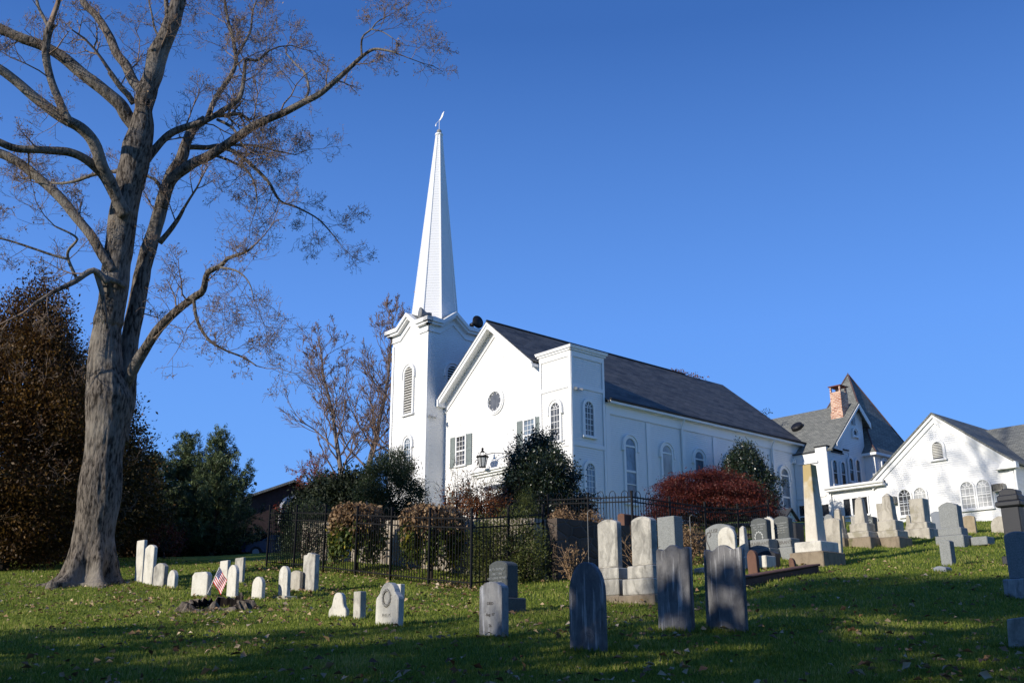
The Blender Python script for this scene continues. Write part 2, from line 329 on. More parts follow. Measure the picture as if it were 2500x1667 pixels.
def rect_window(root, W, u0, u1, z0, z1, gm, cols=3, rows=6, cas=.11, shutters=0, mid=True, sill=True, head=.0):
    f = MB(); rect(f, W, u0-cas, u0, z0, z1, 0, .07); rect(f, W, u1, u1+cas, z0, z1, 0, .07); rect(f, W, u0-cas-.01, u1+cas+.01, z1, z1+cas+head, 0, .085); rect(f, W, u0-cas-.04, u1+cas+.04, z0-.1, z0, 0, .12)
    b = .026
    for i in range(1, cols): u = u0+(u1-u0)*i/cols; bar(f, W, (u, z0), (u, z1), b, .02, .042)
    for z in np.linspace(z0, z1, rows+1)[1:-1]: bar(f, W, (u0, z), (u1, z), b, .021, .041)
    if mid: rect(f, W, u0, u1, (z0+z1)/2-.04, (z0+z1)/2+.04, .018, .055)
    o = f.build('window', M['trim'], root); g = MB(); g.add([W.p(u0, z0, .02), W.p(u1, z0, .02), W.p(u1, z1, .02), W.p(u0, z1, .02)], [(0, 1, 2, 3)]); g.build('pane', gm, o)
    if shutters:
        for s in (0, 1):
            m = MB(); a = u0-cas-.03-shutters if s == 0 else u1+cas+.03; e = a+shutters
            rect(m, W, a, e, z0-.06, z1+.06, .01, .05)
            for z in np.arange(z0, z1, .09):
                if abs(z-(z0+z1)/2) < .08: continue
                q = [W.p(a+.06, z, .05), W.p(e-.06, z, .05), W.p(e-.06, z+.07, .068), W.p(a+.06, z+.07, .068)]; m.add(q, [(0, 1, 2, 3)])
            for z in (z0-.06, (z0+z1)/2-.05, z1-.02): rect(m, W, a, e, z, z+.08, .05, .07)
            for u in (a, e-.06): rect(m, W, u, u+.06, z0-.06, z1+.06, .0505, .0705)
            m.build('shutter', M['shutter'], root)
    return o
def louver(root, W, uc, hw, z0, ztop, hood=True, sh=.095, st=.16):
    zs = ztop-hw; f = MB(); ci = [(uc+hw, z0)]+arcpts(uc, zs, hw)+[(uc-hw, z0)]; k = hw+.14; coo = [(uc+k, z0-.02)]+arcpts(uc, zs, k)+[(uc-k, z0-.02)]
    band(f, W, ci, coo, 0, .1)
    if hood: band(f, W, [(uc+k+.02, zs-.3)]+arcpts(uc, zs, k+.02)+[(uc-k-.02, zs-.3)], [(uc+k+.1, zs-.3)]+arcpts(uc, zs, k+.1)+[(uc-k-.1, zs-.3)], 0, .15)
    rect(f, W, uc-k-.05, uc+k+.05, z0-.14, z0-.02, 0, .15); o = f.build('louver_frame', M['trim'], root)
    d = MB(); d.add([W.p(u, z, .012) for u, z in ci], [tuple(range(len(ci)))]); d.build('opening', M['dark'], o)
    s = MB(); z = z0+.06
    while z < ztop-.12:
        x = hw if z < zs else math.sqrt(max(0, hw**2-(z-zs)**2)); x -= .01
        if x > .06: s.hexa([W.p(uc-x, z, .085), W.p(uc+x, z, .085), W.p(uc+x, z+sh, .025), W.p(uc-x, z+sh, .025)], W.n*.014)
        z += st
    s.build('slat', M['louver'], o); return o
def roofplane(root, name, q, th, mat, U, Vv):   # q: 4 corners on the upper face
    m = MB(); q = [np.asarray(p, float) for p in q]; nrm = np.cross(q[1]-q[0], q[2]-q[0]); nrm = nrm/np.linalg.norm(nrm); nrm = nrm if nrm[2] > 0 else -nrm
    m.prism(q, -nrm*th); o = m.build(name, mat, root); auto_uv(o, U, Vv); return o
# ---------------------------------------------------------------- church
GZ = 6.0
church = thing('church', B(6.3, 8, GZ), 'tall white clapboard church with a slender steeple and dark slate roof', 'church')
CX, RZ, SL = 6.28, 18.5, .83; EZ = lambda a: RZ-SL*abs(a-CX)
BL = 21.5
Fw, Sw = Wall('F', .05), Wall('S', .06)
m = MB()
gl = lambda z: .06 if z < EZ(.06) else CX-(RZ-.1-z)/SL
gh = lambda z: 12.5 if z < EZ(12.5) else CX+(RZ-.1-z)/SL
clap(m, Fw, gl, gh, GZ-.6, RZ-.12); clap(m, Sw, lambda z: .05, lambda z: BL, GZ-.6, 13.1)
# far side and rear wall
m.add([B(12.5, .05, GZ-.6), B(12.5, BL, GZ-.6), B(12.5, BL, 13.1), B(12.5, .05, 13.1)], [(0, 1, 2, 3)])
m.add([B(.06, BL, GZ-.6), B(12.5, BL, GZ-.6), B(12.5, BL, 13.1), B(CX, BL, RZ-.1), B(.06, BL, 13.1)], [(0, 1, 2, 3, 4)])
m.build('wall', M['white'], church)
# trim boards on the long wall
m = MB()
for b0, b1, zt in [(2.62, 2.95, 12.55), (5.94, 6.28, 12.4), (9.0, 9.34, 12.4), (11.97, 12.3, 12.4), (14.95, 15.28, 12.4), (17.95, 18.28, 12.4), (BL-.3, BL, 12.6)]: rect(m, Sw, b0, b1, GZ-.6, zt, .01, .05)
rect(m, Sw, 2.62, BL, 12.45, 12.95, .008, .06)
rect(m, Sw, 2.62, BL, 12.95, 13.05, .008, .12)
m.build('pilaster', M['trim'], church)
m = MB()   # frieze and rake boards on the gable
for s in (-1, 1):
    e = CX+4.5 if s > 0 else 2.43
    m.hexa([Fw.p(CX, RZ-.62, .018), Fw.p(CX, RZ-.12, .018), Fw.p(e, EZ(e)-.12, .018), Fw.p(e, EZ(e)-.62, .018)], -rv*.06)
    m.hexa([Fw.p(CX, RZ-.78, .018), Fw.p(CX, RZ-.62, .018), Fw.p(e, EZ(e)-.62, .018), Fw.p(e, EZ(e)-.78, .018)], -rv*.03)
    # overhanging rake: soffit block, fascia, crown
    m.hexa([B(CX, .05, RZ-.14), B(CX, -.5, RZ-.14), B(e, -.5, EZ(e)-.14), B(e, .05, EZ(e)-.14)], -kv*.12)
    m.hexa([B(CX, -.5, RZ-.03), B(CX, -.56, RZ-.03), B(e, -.56, EZ(e)-.03), B(e, -.5, EZ(e)-.03)], -kv*.36)
    m.hexa([B(CX, -.56, RZ-.0), B(CX, -.62, RZ-.0), B(e, -.62, EZ(e)-.0), B(e, -.56, EZ(e)-.0)], -kv*.16)
e = CX+4.5
m.box(B(e+.06, -.3, EZ(e)-.3), lv*.1, rv*.36, kv*.22)
m.build('rake_trim', M['trim'], church)
m = MB()
for z in (13.05,): m.hexa([B(.06, 2.7, z), B(-.30, 2.7, z), B(-.30, BL+.3, z), B(.06, BL+.3, z)], -kv*.06)
m.hexa([B(-.28, 2.7, 12.99), B(-.28, BL+.32, 12.99), B(-.28, BL+.32, 13.16), B(-.28, 2.7, 13.16)], -lv*.06)
m.hexa([B(.06, BL+.3, 12.7), B(-.30, BL+.3, 12.95), B(-.30, BL+.3, 13.16), B(.06, BL+.3, 13.3)], rv*.05)
m.build('eave_trim', M['trim'], church)
m = MB(); m.tube([B(-.36, 2.66, 13.19), B(-.36, BL+.34, 13.19)], .075, 8); m.build('gutter', M['gutter'], church)
tb = 2.55; ta = 2.42; th = math.atan(SL); dv = lv*math.cos(th)+kv*math.sin(th); dw = -lv*math.cos(th)+kv*math.sin(th)
roofplane(church, 'roof', [B(-.34, tb, RZ+.06-SL*(CX+.34)), B(-.34, BL+.35, RZ+.06-SL*(CX+.34)), B(CX, BL+.35, RZ+.06), B(CX, -.62, RZ+.06), B(ta, -.62, RZ+.06-SL*(CX-ta)), B(ta, tb, RZ+.06-SL*(CX-ta))], .06, M['slate'], rv, dv)
roofplane(church, 'roof', [B(12.9, 2.6, RZ+.06-SL*6.62), B(12.9, BL+.35, RZ+.06-SL*6.62), B(CX, BL+.35, RZ+.06), B(CX, 2.6, RZ+.06)], .06, M['slate'], rv, dw)
roofplane(church, 'roof', [B(10.8, -.62, RZ+.06-SL*4.52), B(10.8, 2.6, RZ+.06-SL*4.52), B(CX, 2.6, RZ+.06), B(CX, -.62, RZ+.06)], .06, M['slate'], rv, dw)
m = MB(); m.tube([B(CX, -.6, RZ+.08), B(CX, 17.5, RZ+.08)], .07, 6); m.build('ridge_cap', M['gutter'], church)
# turret
tb = 2.55; ta = 2.42; tz = 15.5; tF, tS = Wall('F', 0.), Wall('S', 0.)
m = MB(); clap(m, tF, lambda z: 0, lambda z: ta, GZ-.6, tz); clap(m, tS, lambda z: 0, lambda z: tb, GZ-.6, tz)
m.add([B(ta, 0, 13), B(ta, tb, 13), B(ta, tb, tz), B(ta, 0, tz)], [(0, 1, 2, 3)]); m.add([B(0, tb, 12), B(ta, tb, 12), B(ta, tb, tz), B(0, tb, tz)], [(0, 1, 2, 3)])
m.build('turret_wall', M['white'], church)
m = MB()
for Wl, e in ((tF, ta), (tS, tb)):
    rect(m, Wl, -.02 if Wl is tF else 0, .15, GZ-.6, tz, .014, .045); rect(m, Wl, e-.16, e, GZ-.6, tz, .014, .045)
    for z0, z1 in ((13.5, 13.72), (10.36, 10.58)): rect(m, Wl, .15, e-.16, z0, z1, .012, .04)
    rect(m, Wl, .15, e-.16, tz-.3, tz, .012, .042)
    rect(m, Wl, -.10, e+.10, tz+.02, tz+.12, -.02, .10)
m.hexa([B(-.17, -.17, tz+.13), B(ta+.17, -.17, tz+.13), B(ta+.17, tb+.17, tz+.13), B(-.17, tb+.17, tz+.13)], kv*.10)
m.hexa([B(.0, .0, tz+.0), B(ta, .0, tz), B(ta, tb, tz), B(0, tb, tz)], kv*.128)
m.hexa([B(-.2, -.2, tz+.231), B(ta+.2, -.2, tz+.231), B(ta+.2, tb+.2, tz+.231), B(-.2, tb+.2, tz+.231)], kv*.05)
m.build('turret_trim', M['trim'], church)
arch_window(church, tS, 1.27, .32, 10.98, 12.85, M['pane'], 3, 5, hood=False, cas=.17)
arch_window(church, tS, 1.27, .32, 7.66, 9.52, M['stained'], 3, 5, hood=False, cas=.17)
arch_window(church, tF, 1.17, .33, 10.7, 12.8, M['pane'], 3, 5)
# long wall windows
for i, b in enumerate((4.53, 7.63, 10.56, 13.5, 16.4, 19.27)):
    gm = (M['stained'], M['curtain'], M['stained'])[i % 3]
    arch_window(church, Sw, b, .40, 7.75, 11.3, gm, 2, None, rails=((10.86, .09), (9.47, .11), (8.76, .05), (7.98, .05)), cas=.15, lattice=False)
m = MB()
for b in (9.0, 18.0):
    m = MB(); m.tube([B(-.3, b, 13.0), B(-.08, b, 12.6), B(-.06, b, 12.3), B(-.06, b, GZ)], .05, 8); m.build('downspout', M['trim'], church)
# rose window
m = MB(); rc = (6.22, 13.82)
full = lambda r, n=28: [(rc[0]+r*math.cos(2*math.pi*i/n), rc[1]+r*math.sin(2*math.pi*i/n)) for i in range(n+1)]
band(m, Fw, full(.575), full(.70), 0, .10); band(m, Fw, full(.70), full(.78), 0, .06)
for i in range(8):
    a = 2*math.pi*(i+.5)/8; c = (rc[0]+.40*math.cos(a+math.pi/8), rc[1]+.40*math.sin(a+math.pi/8))
    a2 = a+math.pi/8; aa = [(c[0]+r_*math.cos(a2+t), c[1]+r_*math.sin(a2+t)) for r_ in (.16,) for t in np.linspace(-1.75, 1.75, 11)]; bb = [(c[0]+.178*math.cos(a2+t), c[1]+.178*math.sin(a2+t)) for t in np.linspace(-1.75, 1.75, 11)]
    band(m, Fw, aa, bb, .022, .05)
o = m.build('rose_window', M['trim'], church)
m = MB(); m.add([Fw.p(u, z, .02) for u, z in full(.58)[:-1]], [tuple(range(28))]); m.build('pane', M['pane'], o)
rect_window(church, Fw, 8.9, 9.68, 10.55, 12.24, M['pane'], 3, 6, shutters=.46)
rect_window(church, Fw, 2.92, 3.7, 10.55, 12.24, M['stained'], 3, 6, shutters=.46)
rect_window(church, Fw, 8.9, 9.68, 7.75, 9.0, M['stained'], 3, 4, shutters=.46, mid=False)
rect_window(church, Fw, 2.92, 3.7, 7.75, 9.0, M['stained'], 3, 4, shutters=.46, mid=False)
# entrance
m = MB(); rect(m, Fw, 5.0, 5.2, 5.4, 9.2, 0, .1); rect(m, Fw, 7.36, 7.56, 5.4, 9.2, 0, .1); rect(m, Fw, 5.0, 7.56, 9.2, 9.55, 0, .1)
rect(m, Fw, 4.75, 7.81, 9.55, 9.68, 0, .22); rect(m, Fw, 4.6, 7.96, 9.68, 9.8, 0, .36); rect(m, Fw, 4.5, 8.06, 9.8, 9.9, 0, .46); rect(m, Fw, 5.2, 7.36, 8.62, 8.76, 0, .06)
rect(m, Fw, 5.2, 5.3, 8.76, 9.2, 0, .05); rect(m, Fw, 7.1, 7.36, 8.76, 9.2, 0, .05); rect(m, Fw, 5.2, 7.36, 9.02, 9.2, 0.001, .051)
d = m.build('doorway', M['trim'], church)
m = MB(); rect(m, Fw, 5.2, 7.36, 5.4, 8.62, 0, .035)
for a in (5.35, 6.4):
    for z in (5.7, 7.2): rect(m, Fw, a, a+.8, z, z+1.2, .035, .05)
m.build('door', M['white'], d); m = MB(); m.add([Fw.p(5.3, 8.77, .03), Fw.p(7.1, 8.77, .03), Fw.p(7.1, 9.02, .03), Fw.p(5.3, 9.02, .03)], [(0, 1, 2, 3)]); m.build('transom_pane', M['pane'], d)
# lantern on its bracket
lc = B(6.38, -.75, 10.36); lan = MB(); LS = 1.2
for i in range(6):
    a = math.pi*i/3; c, s_ = math.cos(a), math.sin(a); lan.tube([lc+.15*(c*lv+s_*rv)-kv*.33, lc+.25*(c*lv+s_*rv)+kv*.12], .014, 5)
    lan.tube([lc+.25*(c*lv+s_*rv)+kv*.14, lc+.2*(c*lv+s_*rv)+kv*.3, lc+.07*(c*lv+s_*rv)+kv*.38], .012, 5)
lan.lathe(lc, [(.17, -.36), (.17, -.33), (.14, -.33)], 12); lan.lathe(lc, [(.29, .10), (.30, .13), (.29, .17), (.24, .17)], 12); lan.lathe(lc, [(.08, .36), (.09, .4), (.03, .46), (.06, .5), (.055, .53), (.005, .6)], 10)
lan.tube([lc+kv*.2, lc+kv*.28-lv*.5+rv*.2, lc+kv*.22-lv*1.5+rv*.6, B(4.6, .05, 10.7)], .018, 6)
t_ = np.linspace(0, 4.4, 14); lan.tube([lc+lv*(.42+.13*math.cos(t)*(1-.08*t))+kv*(-.08+.13*math.sin(t)) for t in t_], .016, 5); lan.tube([lc+lv*.27+kv*.13, lc+lv*.42-kv*.22+kv*.0], .014, 5)
lan.v = [lc+(v-lc)*(LS if abs((v-lc)@lv) < 1.0 else 1) for v in lan.v]; lo_ = lan.build('lantern', M['iron'], church); m = MB(); m.lathe(lc, [(.145*LS, -.32*LS), (.235*LS, .11*LS)], 12); m.build('lantern_glass', M['curtain'], lo_)
# tower
TA0, TA1, TB0, TB1 = 10.95, 14.7, -1.33, 2.45; tzt = 19.3
WF, WS = Wall('F', TB0), Wall('S', TA0)
def prof(u, u0, u1, zf, pk):   # flat - gable - flat line of the tower cornice
    t = (u-u0)/(u1-u0); x = abs(t-.5)
    return zf if x > .27 else zf+pk*(1-x/.27)
m = MB(); pf = lambda u: prof(u, TA0, TA1, 19.45, .72)
clap(m, WF, lambda z: TA0, lambda z: TA1, GZ-.6, 19.4); clap(m, WS, lambda z: TB0, lambda z: TB1, GZ-.6, 19.4)
cF_, cS_ = (TA0+TA1)/2, (TB0+TB1)/2; hwF, hwS = .27*(TA1-TA0), .27*(TB1-TB0)
clap(m, WF, lambda z: cF_-hwF*(1-(z-19.4)/.72), lambda z: cF_+hwF*(1-(z-19.4)/.72), 19.4, 20.1); clap(m, WS, lambda z: cS_-hwS*(1-(z-19.4)/.72), lambda z: cS_+hwS*(1-(z-19.4)/.72), 19.4, 20.1)
m.add([B(TA1, TB0, GZ-1), B(TA1, TB1, GZ-1), B(TA1, TB1, 19.4), B(TA1, TB0, 19.4)], [(0, 1, 2, 3)]); m.add([B(TA0, TB1, GZ-1), B(TA1, TB1, GZ-1), B(TA1, TB1, 19.4), B(TA0, TB1, 19.4)], [(0, 1, 2, 3)])
m.build('tower_wall', M['white'], church)
m = MB()
for Wl, u0, u1 in ((WF, TA0, TA1), (WS, TB0, TB1)): rect(m, Wl, u0, u0+.2, GZ-.6, 18.7, .014, .045); rect(m, Wl, u1-.2, u1, GZ-.6, 18.7, .014, .045)
m.box(B(TA0-.0155, TB0-.0155, 12.35), lv*.03, rv*.03, kv*6.35)
def cornice(mb, Wl, u0, u1, dz0, dz1, off):   # follows the flat-gable-flat line
    us = [u0-off, u0+.23*(u1-u0), (u0+u1)/2, u1-.23*(u1-u0), u1+off]; zc = [19.45, 19.45, 20.2, 19.45, 19.45]
    for i in range(4):
        q = [Wl.p(us[i], zc[i]+dz0, -.05), Wl.p(us[i+1], zc[i+1]+dz0, -.05), Wl.p(us[i+1], zc[i+1]+dz1, -.05), Wl.p(us[i], zc[i]+dz1, -.05)]; mb.hexa(q, Wl.n*(off+.05))
WB, WR = Wall('F', TB1), Wall('S', TA1); WB.n = rv; WR.n = lv
WB.p = lambda u, z, off=0.: B(u, TB1+off, z); WR.p = lambda u, z, off=0.: B(TA1+off, u, z)
for Wl, u0, u1 in ((WF, TA0, TA1), (WS, TB0, TB1), (WB, TA0, TA1), (WR, TB0, TB1)):
    cornice(m, Wl, u0, u1, .05, .30, .42); cornice(m, Wl, u0, u1, -.10, .05, .30); cornice(m, Wl, u0, u1, -.45, -.10, .045); cornice(m, Wl, u0, u1, -.52, -.45, .075)
m.build('tower_cornice', M['trim'], church)
m = MB()   # cross gabled cap of the tower
a0, a1, b0, b1 = TA0+.02, TA1-.02, TB0+.02, TB1-.02
for (s0, s1) in ((a0, a1),):
    q = [B(cF_-1.2, b0, 19.72), B(cF_+1.2, b0, 19.72), B(cF_, b0, 20.5)]; m.prism(q, rv*(b1-b0))
    q = [B(a0, cS_-1.2, 19.715), B(a0, cS_+1.2, 19.715), B(a0, cS_, 20.495)]; m.prism(q, lv*(a1-a0))
m.hexa([B(a0, b0, 19.6), B(a1, b0, 19.6), B(a1, b1, 19.6), B(a0, b1, 19.6)], kv*.13)
o = m.build('tower_roof', M['grey_roof'], church); auto_uv(o, lv, rv)
# spire
sa, sb = cF_-.03, cS_; m = MB(); n = 74; zs = np.linspace(20.0, 33.75, n+1); Rz = lambda z: 1.56+(.21-1.56)*(z-20.0)/13.75
av = [math.pi/8+i*math.pi/4 for i in range(8)]
for i in range(n):
    for j in range(8):
        k2 = (j+1) % 8; e = .012
        q = [B(sa+(Rz(zs[i])+e)*math.cos(av[j]), sb+(Rz(zs[i])+e)*math.sin(av[j]), zs[i]), B(sa+(Rz(zs[i])+e)*math.cos(av[k2]), sb+(Rz(zs[i])+e)*math.sin(av[k2]), zs[i]),
             B(sa+Rz(zs[i+1])*math.cos(av[k2]), sb+Rz(zs[i+1])*math.sin(av[k2]), zs[i+1]), B(sa+Rz(zs[i+1])*math.cos(av[j]), sb+Rz(zs[i+1])*math.sin(av[j]), zs[i+1])]
        ql = [B(sa+Rz(zs[i])*math.cos(av[j]), sb+Rz(zs[i])*math.sin(av[j]), zs[i]), B(sa+Rz(zs[i])*math.cos(av[k2]), sb+Rz(zs[i])*math.sin(av[k2]), zs[i])]
        m.add(q, [(0, 1, 2, 3)]); m.add([ql[0], ql[1], q[1], q[0]], [(0, 1, 2, 3)])
sp = m.build('spire', M['white'], church)
m = MB()
for j in range(8): m.tube([B(sa+(Rz(20)+.01)*math.cos(av[j]), sb+(Rz(20)+.01)*math.sin(av[j]), 20), B(sa+Rz(33.75)*math.cos(av[j]), sb+Rz(33.75)*math.sin(av[j]), 33.75)], [.06, .035], 5)
m.lathe(B(sa, sb, 33.72), [(.2, 0), (.27, .04), (.27, .14), (.2, .16)], 12)
m.build('corner_board', M['trim'], sp)
m = MB(); m.lathe(B(sa, sb, 34.05), [(.02, -.165)]+[(.17*math.sin(t), -.17*math.cos(t)) for t in np.linspace(.2, 2.95, 10)]+[(.02, .17)], 14); m.build('finial_ball', M['ball'], sp, smooth=True)
vc = B(sa, sb, 34.25); vd = np.array([.80, -.6, 0]); m = MB(); m.tube([vc, vc+kv*.75], .018, 6)
vp = [vc+kv*.42-vd*.35, vc+kv*.42-vd*.28, vc+kv*.56-vd*.02, vc+kv*.62+vd*.05, vc+kv*.78+vd*.26, vc+kv*1.02+vd*.42, vc+kv*1.22+vd*.46, vc+kv*.98+vd*.26, vc+kv*.74+vd*.07, vc+kv*.66-vd*.08]
m.prism([vc+kv*.36-vd*.38, vc+kv*.3-vd*.3, vc+kv*.48-vd*.28, vc+kv*.55-vd*.3], np.array([.6, .8, 0])*.03)
m.tube([vc+kv*.5-vd*.3, vc+kv*.66-vd*.02], .015, 5)
m.prism([vc+kv*.64-vd*.02, vc+kv*.66+vd*.1, vc+kv*.86+vd*.3, vc+kv*1.24+vd*.42, vc+kv*1.1+vd*.24, vc+kv*.86+vd*.12], np.array([.6, .8, 0])*.03)
m.build('weathervane', M['trim'], sp)
louver(church, WF, 12.8, .42, 14.05, 17.0); louver(church, WS, .57, .42, 14.05, 17.0)
arch_window(church, WF, 12.72, .30, 10.2, 12.5, M['stained'], 3, 5)
# horn loudspeakers on the tower corner, floodlights
def horn(c, d):
    d = np.asarray(d)/np.linalg.norm(d); m = MB(); r = [(.42, 0), (.43, .04), (.30, .22), (.17, .38), (.11, .5), (.14, .52), (.14, .75), (.05, .78)]
    pts = [np.asarray(c)-d*z for _, z in r]; m.tube(pts, [q for q, _ in r], 16); m.tube([c-d*.5, c-d*.5-kv*.5], .03, 6); return m
horn(B(11.75, -1.45, 20.22), -rv*.9+lv*.35).build('loudspeaker', M['bell'], church, smooth=True); horn(B(10.55, 2.3, 20.2), np.array([.5, -.6, .05])).build('loudspeaker', M['gutter'], church, smooth=True)
for c in (B(-.12, .38, 13.42), B(TA0-.1, -1.0, 13.6)):
    m = MB()
    for s in (-1, 1): m.tube([c+rv*.12*s, c+rv*.26*s-lv*.12-kv*.05], [.05, .09], 8)
    m.box(c+lv*.05, lv*.05, rv*.08, kv*.06); m.build('floodlight', M['metal'], church)
# ---------------------------------------------------------------- buildings right of the church
annex = thing('annex', B(-1.2, 21.8, 5.8), 'flat-roofed white annex with stepped parapet joined to the rear of the church', 'building')
AF, AS = Wall('F', 20.5), Wall('S', -2.38)
m = MB(); clap(m, AF, lambda z: -2.38, lambda z: .05, 9.5, 12.3); clap(m, AF, lambda z: -2.38, lambda z: .05, 5.2, 9.5); clap(m, AF, lambda z: -2.38, lambda z: -1.58, 12.3, 12.6)
clap(m, AS, lambda z: 20.5, lambda z: 23.2, 5.2, 12.3); clap(m, AS, lambda z: 20.5, lambda z: 21.1, 12.3, 12.6); clap(m, AS, lambda z: 22.5, lambda z: 23.2, 12.3, 12.6)
m.add([B(-2.38, 20.5, 12.2), B(.05, 20.5, 12.2), B(.05, 23.2, 12.2), B(-2.38, 23.2, 12.2)], [(0, 1, 2, 3)])
m.build('wall', M['white'], annex)
m = MB()
for a0, a1, b0, b1, z in ((-1.55, .1, 20.42, 20.7, 12.3), (-2.46, -1.55, 20.42, 20.7, 12.6), (-2.46, -2.2, 20.7, 21.1, 12.6), (-2.46, -2.2, 21.1, 22.5, 12.3), (-2.46, -2.2, 22.5, 23.2, 12.6)):
    m.hexa([B(a0, b0, z), B(a1, b0, z), B(a1, b1, z), B(a0, b1, z)], kv*.06)
m.build('parapet_cap', M['gutter'], annex)
m = MB(); rect(m, AF, -2.39, -2.22, 5.2, 12.25, .016, .045); rect(m, AS, 20.48, 20.66, 5.2, 12.25, .016, .045); rect(m, AF, -2.1, .05, 9.42, 9.6, .016, .05); rect(m, AF, -1.75, -.3, 11.62, 11.74, .0, .12)
m.build('corner_board', M['trim'], annex)
arch_window(annex, AS, 21.27, .24, 10.2, 11.75, M['deep'], 1, None, rails=((10.95, .05),), hood=False, cas=.12, lattice=False); arch_window(annex, AS, 22.25, .24, 10.2, 11.75, M['deep'], 1, None, rails=((10.95, .05),), hood=False, cas=.12, lattice=False)
rect_window(annex, AF, -.75, -.1, 7.6, 9.0, M['deep'], 1, 2); rect_window(annex, AF, -2.25, -1.75, 7.4, 8.9, M['deep'], 1, 2)
m = MB(); m.tube([B(-.2, 20.3, 12.0), B(.25, 20.2, 11.6), B(.4, 20.1, 11.4)], .06, 8); m.box(B(-.05, 20.35, 11.9), lv*.12, rv*.1, kv*.14); m.build('downspout', M['trim'], annex)
# shingled house with gable, chimney and corner tower
hs = thing('shingled_house', B(0, 26, 5.8), 'white house with grey shingle gable and pointed corner tower roof behind the annex', 'house')
GA, GB, GZT = -2.4, 24.5, 15.95
m = MB(); HSW = Wall('S', GA)
clap(m, HSW, lambda z: 23.2 if z < 12.5 else max(21.0, GB-(GZT-z)/.94), lambda z: 25.3 if z < 12.5 else min(25.3, GB+(GZT-z)/.94), 5.5, GZT-.1)
m.build('wall', M['white'], hs)
roofplane(hs, 'roof', [B(GA-.35, 20.6, GZT+.1-.94*(GB-20.6)), B(12, 20.6, GZT+.1-.94*(GB-20.6)), B(12, GB, GZT+.1), B(GA-.35, GB, GZT+.1)], .12, M['grey_roof'], lv, (rv+.94*kv)/1.372)
roofplane(hs, 'roof', [B(GA-.35, 26.1, GZT+.1-.94*1.6), B(12, 26.1, GZT+.1-.94*1.6), B(12, GB, GZT+.1), B(GA-.35, GB, GZT+.1)], .12, M['grey_roof'], lv, (-rv+.94*kv)/1.372)
m = MB()
m.hexa([B(GA-.35, GB, GZT-.02), B(GA-.35, 25.75, GZT-.02-.94*1.25), B(GA-.35, 25.75, GZT-.42-.94*1.25), B(GA-.35, GB, GZT-.42)], -lv*.05)
m.hexa([B(GA-.35, GB, GZT-.02), B(GA-.35, 21.2, GZT-.02-.94*3.3), B(GA-.35, 21.2, GZT-.2-.94*3.3), B(GA-.35, GB, GZT-.2)], -lv*.05)
m.build('rake_trim', M['trim'], hs)
arch_window(hs, HSW, 24.15, .22, 13.75, 14.12, M['deep'], 1, None, hood=True, cas=.08, lattice=False)
m = MB(); rect(m, HSW, 23.95, 24.35, 14.5, 15.05, 0.017, .05)
for z in np.arange(14.53, 15.0, .08): rect(m, HSW, 23.98, 24.32, z, z+.05, .05, .07)
m.build('vent', M['metal'], hs)
for b in (23.2, 24.05): arch_window(hs, HSW, b, .24, 10.6, 12.1, M['pane'] if b > 24 else M['deep'], 1, None, rails=((11.35, .05),), hood=False, cas=.12, lattice=False, up=.02)
tc_ = (-.15, 28.1); tr_ = 3.0
m = MB(); W1 = Wall('F', tc_[1]-tr_); W2 = Wall('S', tc_[0]-tr_); clap(m, W1, lambda z: tc_[0]-tr_, lambda z: tc_[0]+tr_, 6, 12.7); clap(m, W2, lambda z: tc_[1]-tr_, lambda z: tc_[1]+tr_, 6, 12.7); m.build('tower_wall', M['white'], hs)
m = MB(); e = tr_+.3; ring = []
for rr, z in ((e, 12.62), (e*.86, 13.15), (e*.76, 13.9), (0.02, 19.1)):
    ring.append([B(tc_[0]+sx*rr, tc_[1]+sy*rr, z) for sx, sy in ((-1, -1), (1, -1), (1, 1), (-1, 1))])
for i in range(3):
    for j in range(4): m.add([ring[i][j], ring[i][(j+1) % 4], ring[i+1][(j+1) % 4], ring[i+1][j]], [(0, 1, 2, 3)])
o = m.build('tower_roof', M['grey_roof'], hs); auto_uv(o, lv+rv*.9, kv*1.15)
m = MB()
for j in range(4): m.tube([ring[i][j]+kv*.02 for i in range(4)], .06, 5)
m.lathe(B(tc_[0], tc_[1], 18.9), [(.14, -.35), (.03, .35)], 6); m.build('hip_cap', plain('reddish_cap', (.10, .06, .055), .6), hs)
m = MB(); m.hexa([B(tc_[0]-e, tc_[1]-e, 12.62), B(tc_[0]+e, tc_[1]-e, 12.62), B(tc_[0]+e, tc_[1]+e, 12.62), B(tc_[0]-e, tc_[1]+e, 12.62)], -kv*.16); m.build('tower_cornice', M['trim'], hs)
arch_window(hs, W2, tc_[1]-1.9, .25, 10.6, 12.2, M['deep'], 1, None, rails=((11.3, .05),), cas=.12, lattice=False)
chc = B(-.9, 23.75, 0); m = MB(); cb = lambda a0, a1, b0, b1, z0, z1: m.hexa([B(a0, b0, z0), B(a1, b0, z0), B(a1, b1, z0), B(a0, b1, z0)], kv*(z1-z0))
cb(-2.15, -1.35, 23.35, 24.25, 14.4, 16.75); cb(-2.2, -1.3, 23.3, 24.3, 14.4, 15.35)
for a in (-2.13, -1.45):
    for b in (23.37, 24.1): cb(a, a+.1, b, b+.12, 16.75, 17.12)
o = m.build('chimney', M['brick'], hs); auto_uv(o, lv+rv, kv)
m = MB(); cb(-2.22, -1.28, 23.28, 24.32, 17.12, 17.18); m.build('chimney_cap', plain('rust_cap', (.16, .05, .035), .7), hs)
m = MB(); rc2 = B(1.15, 23.05, GZT+.1-.94*1.45); u2 = (rv+.94*kv)/1.372; nn = (-.94*rv+kv)/1.372
m.tube([rc2, rc2+nn*.22, rc2+nn*.3], [.42, .42, .3], 14); m.build('roof_vent', M['gutter'], hs)
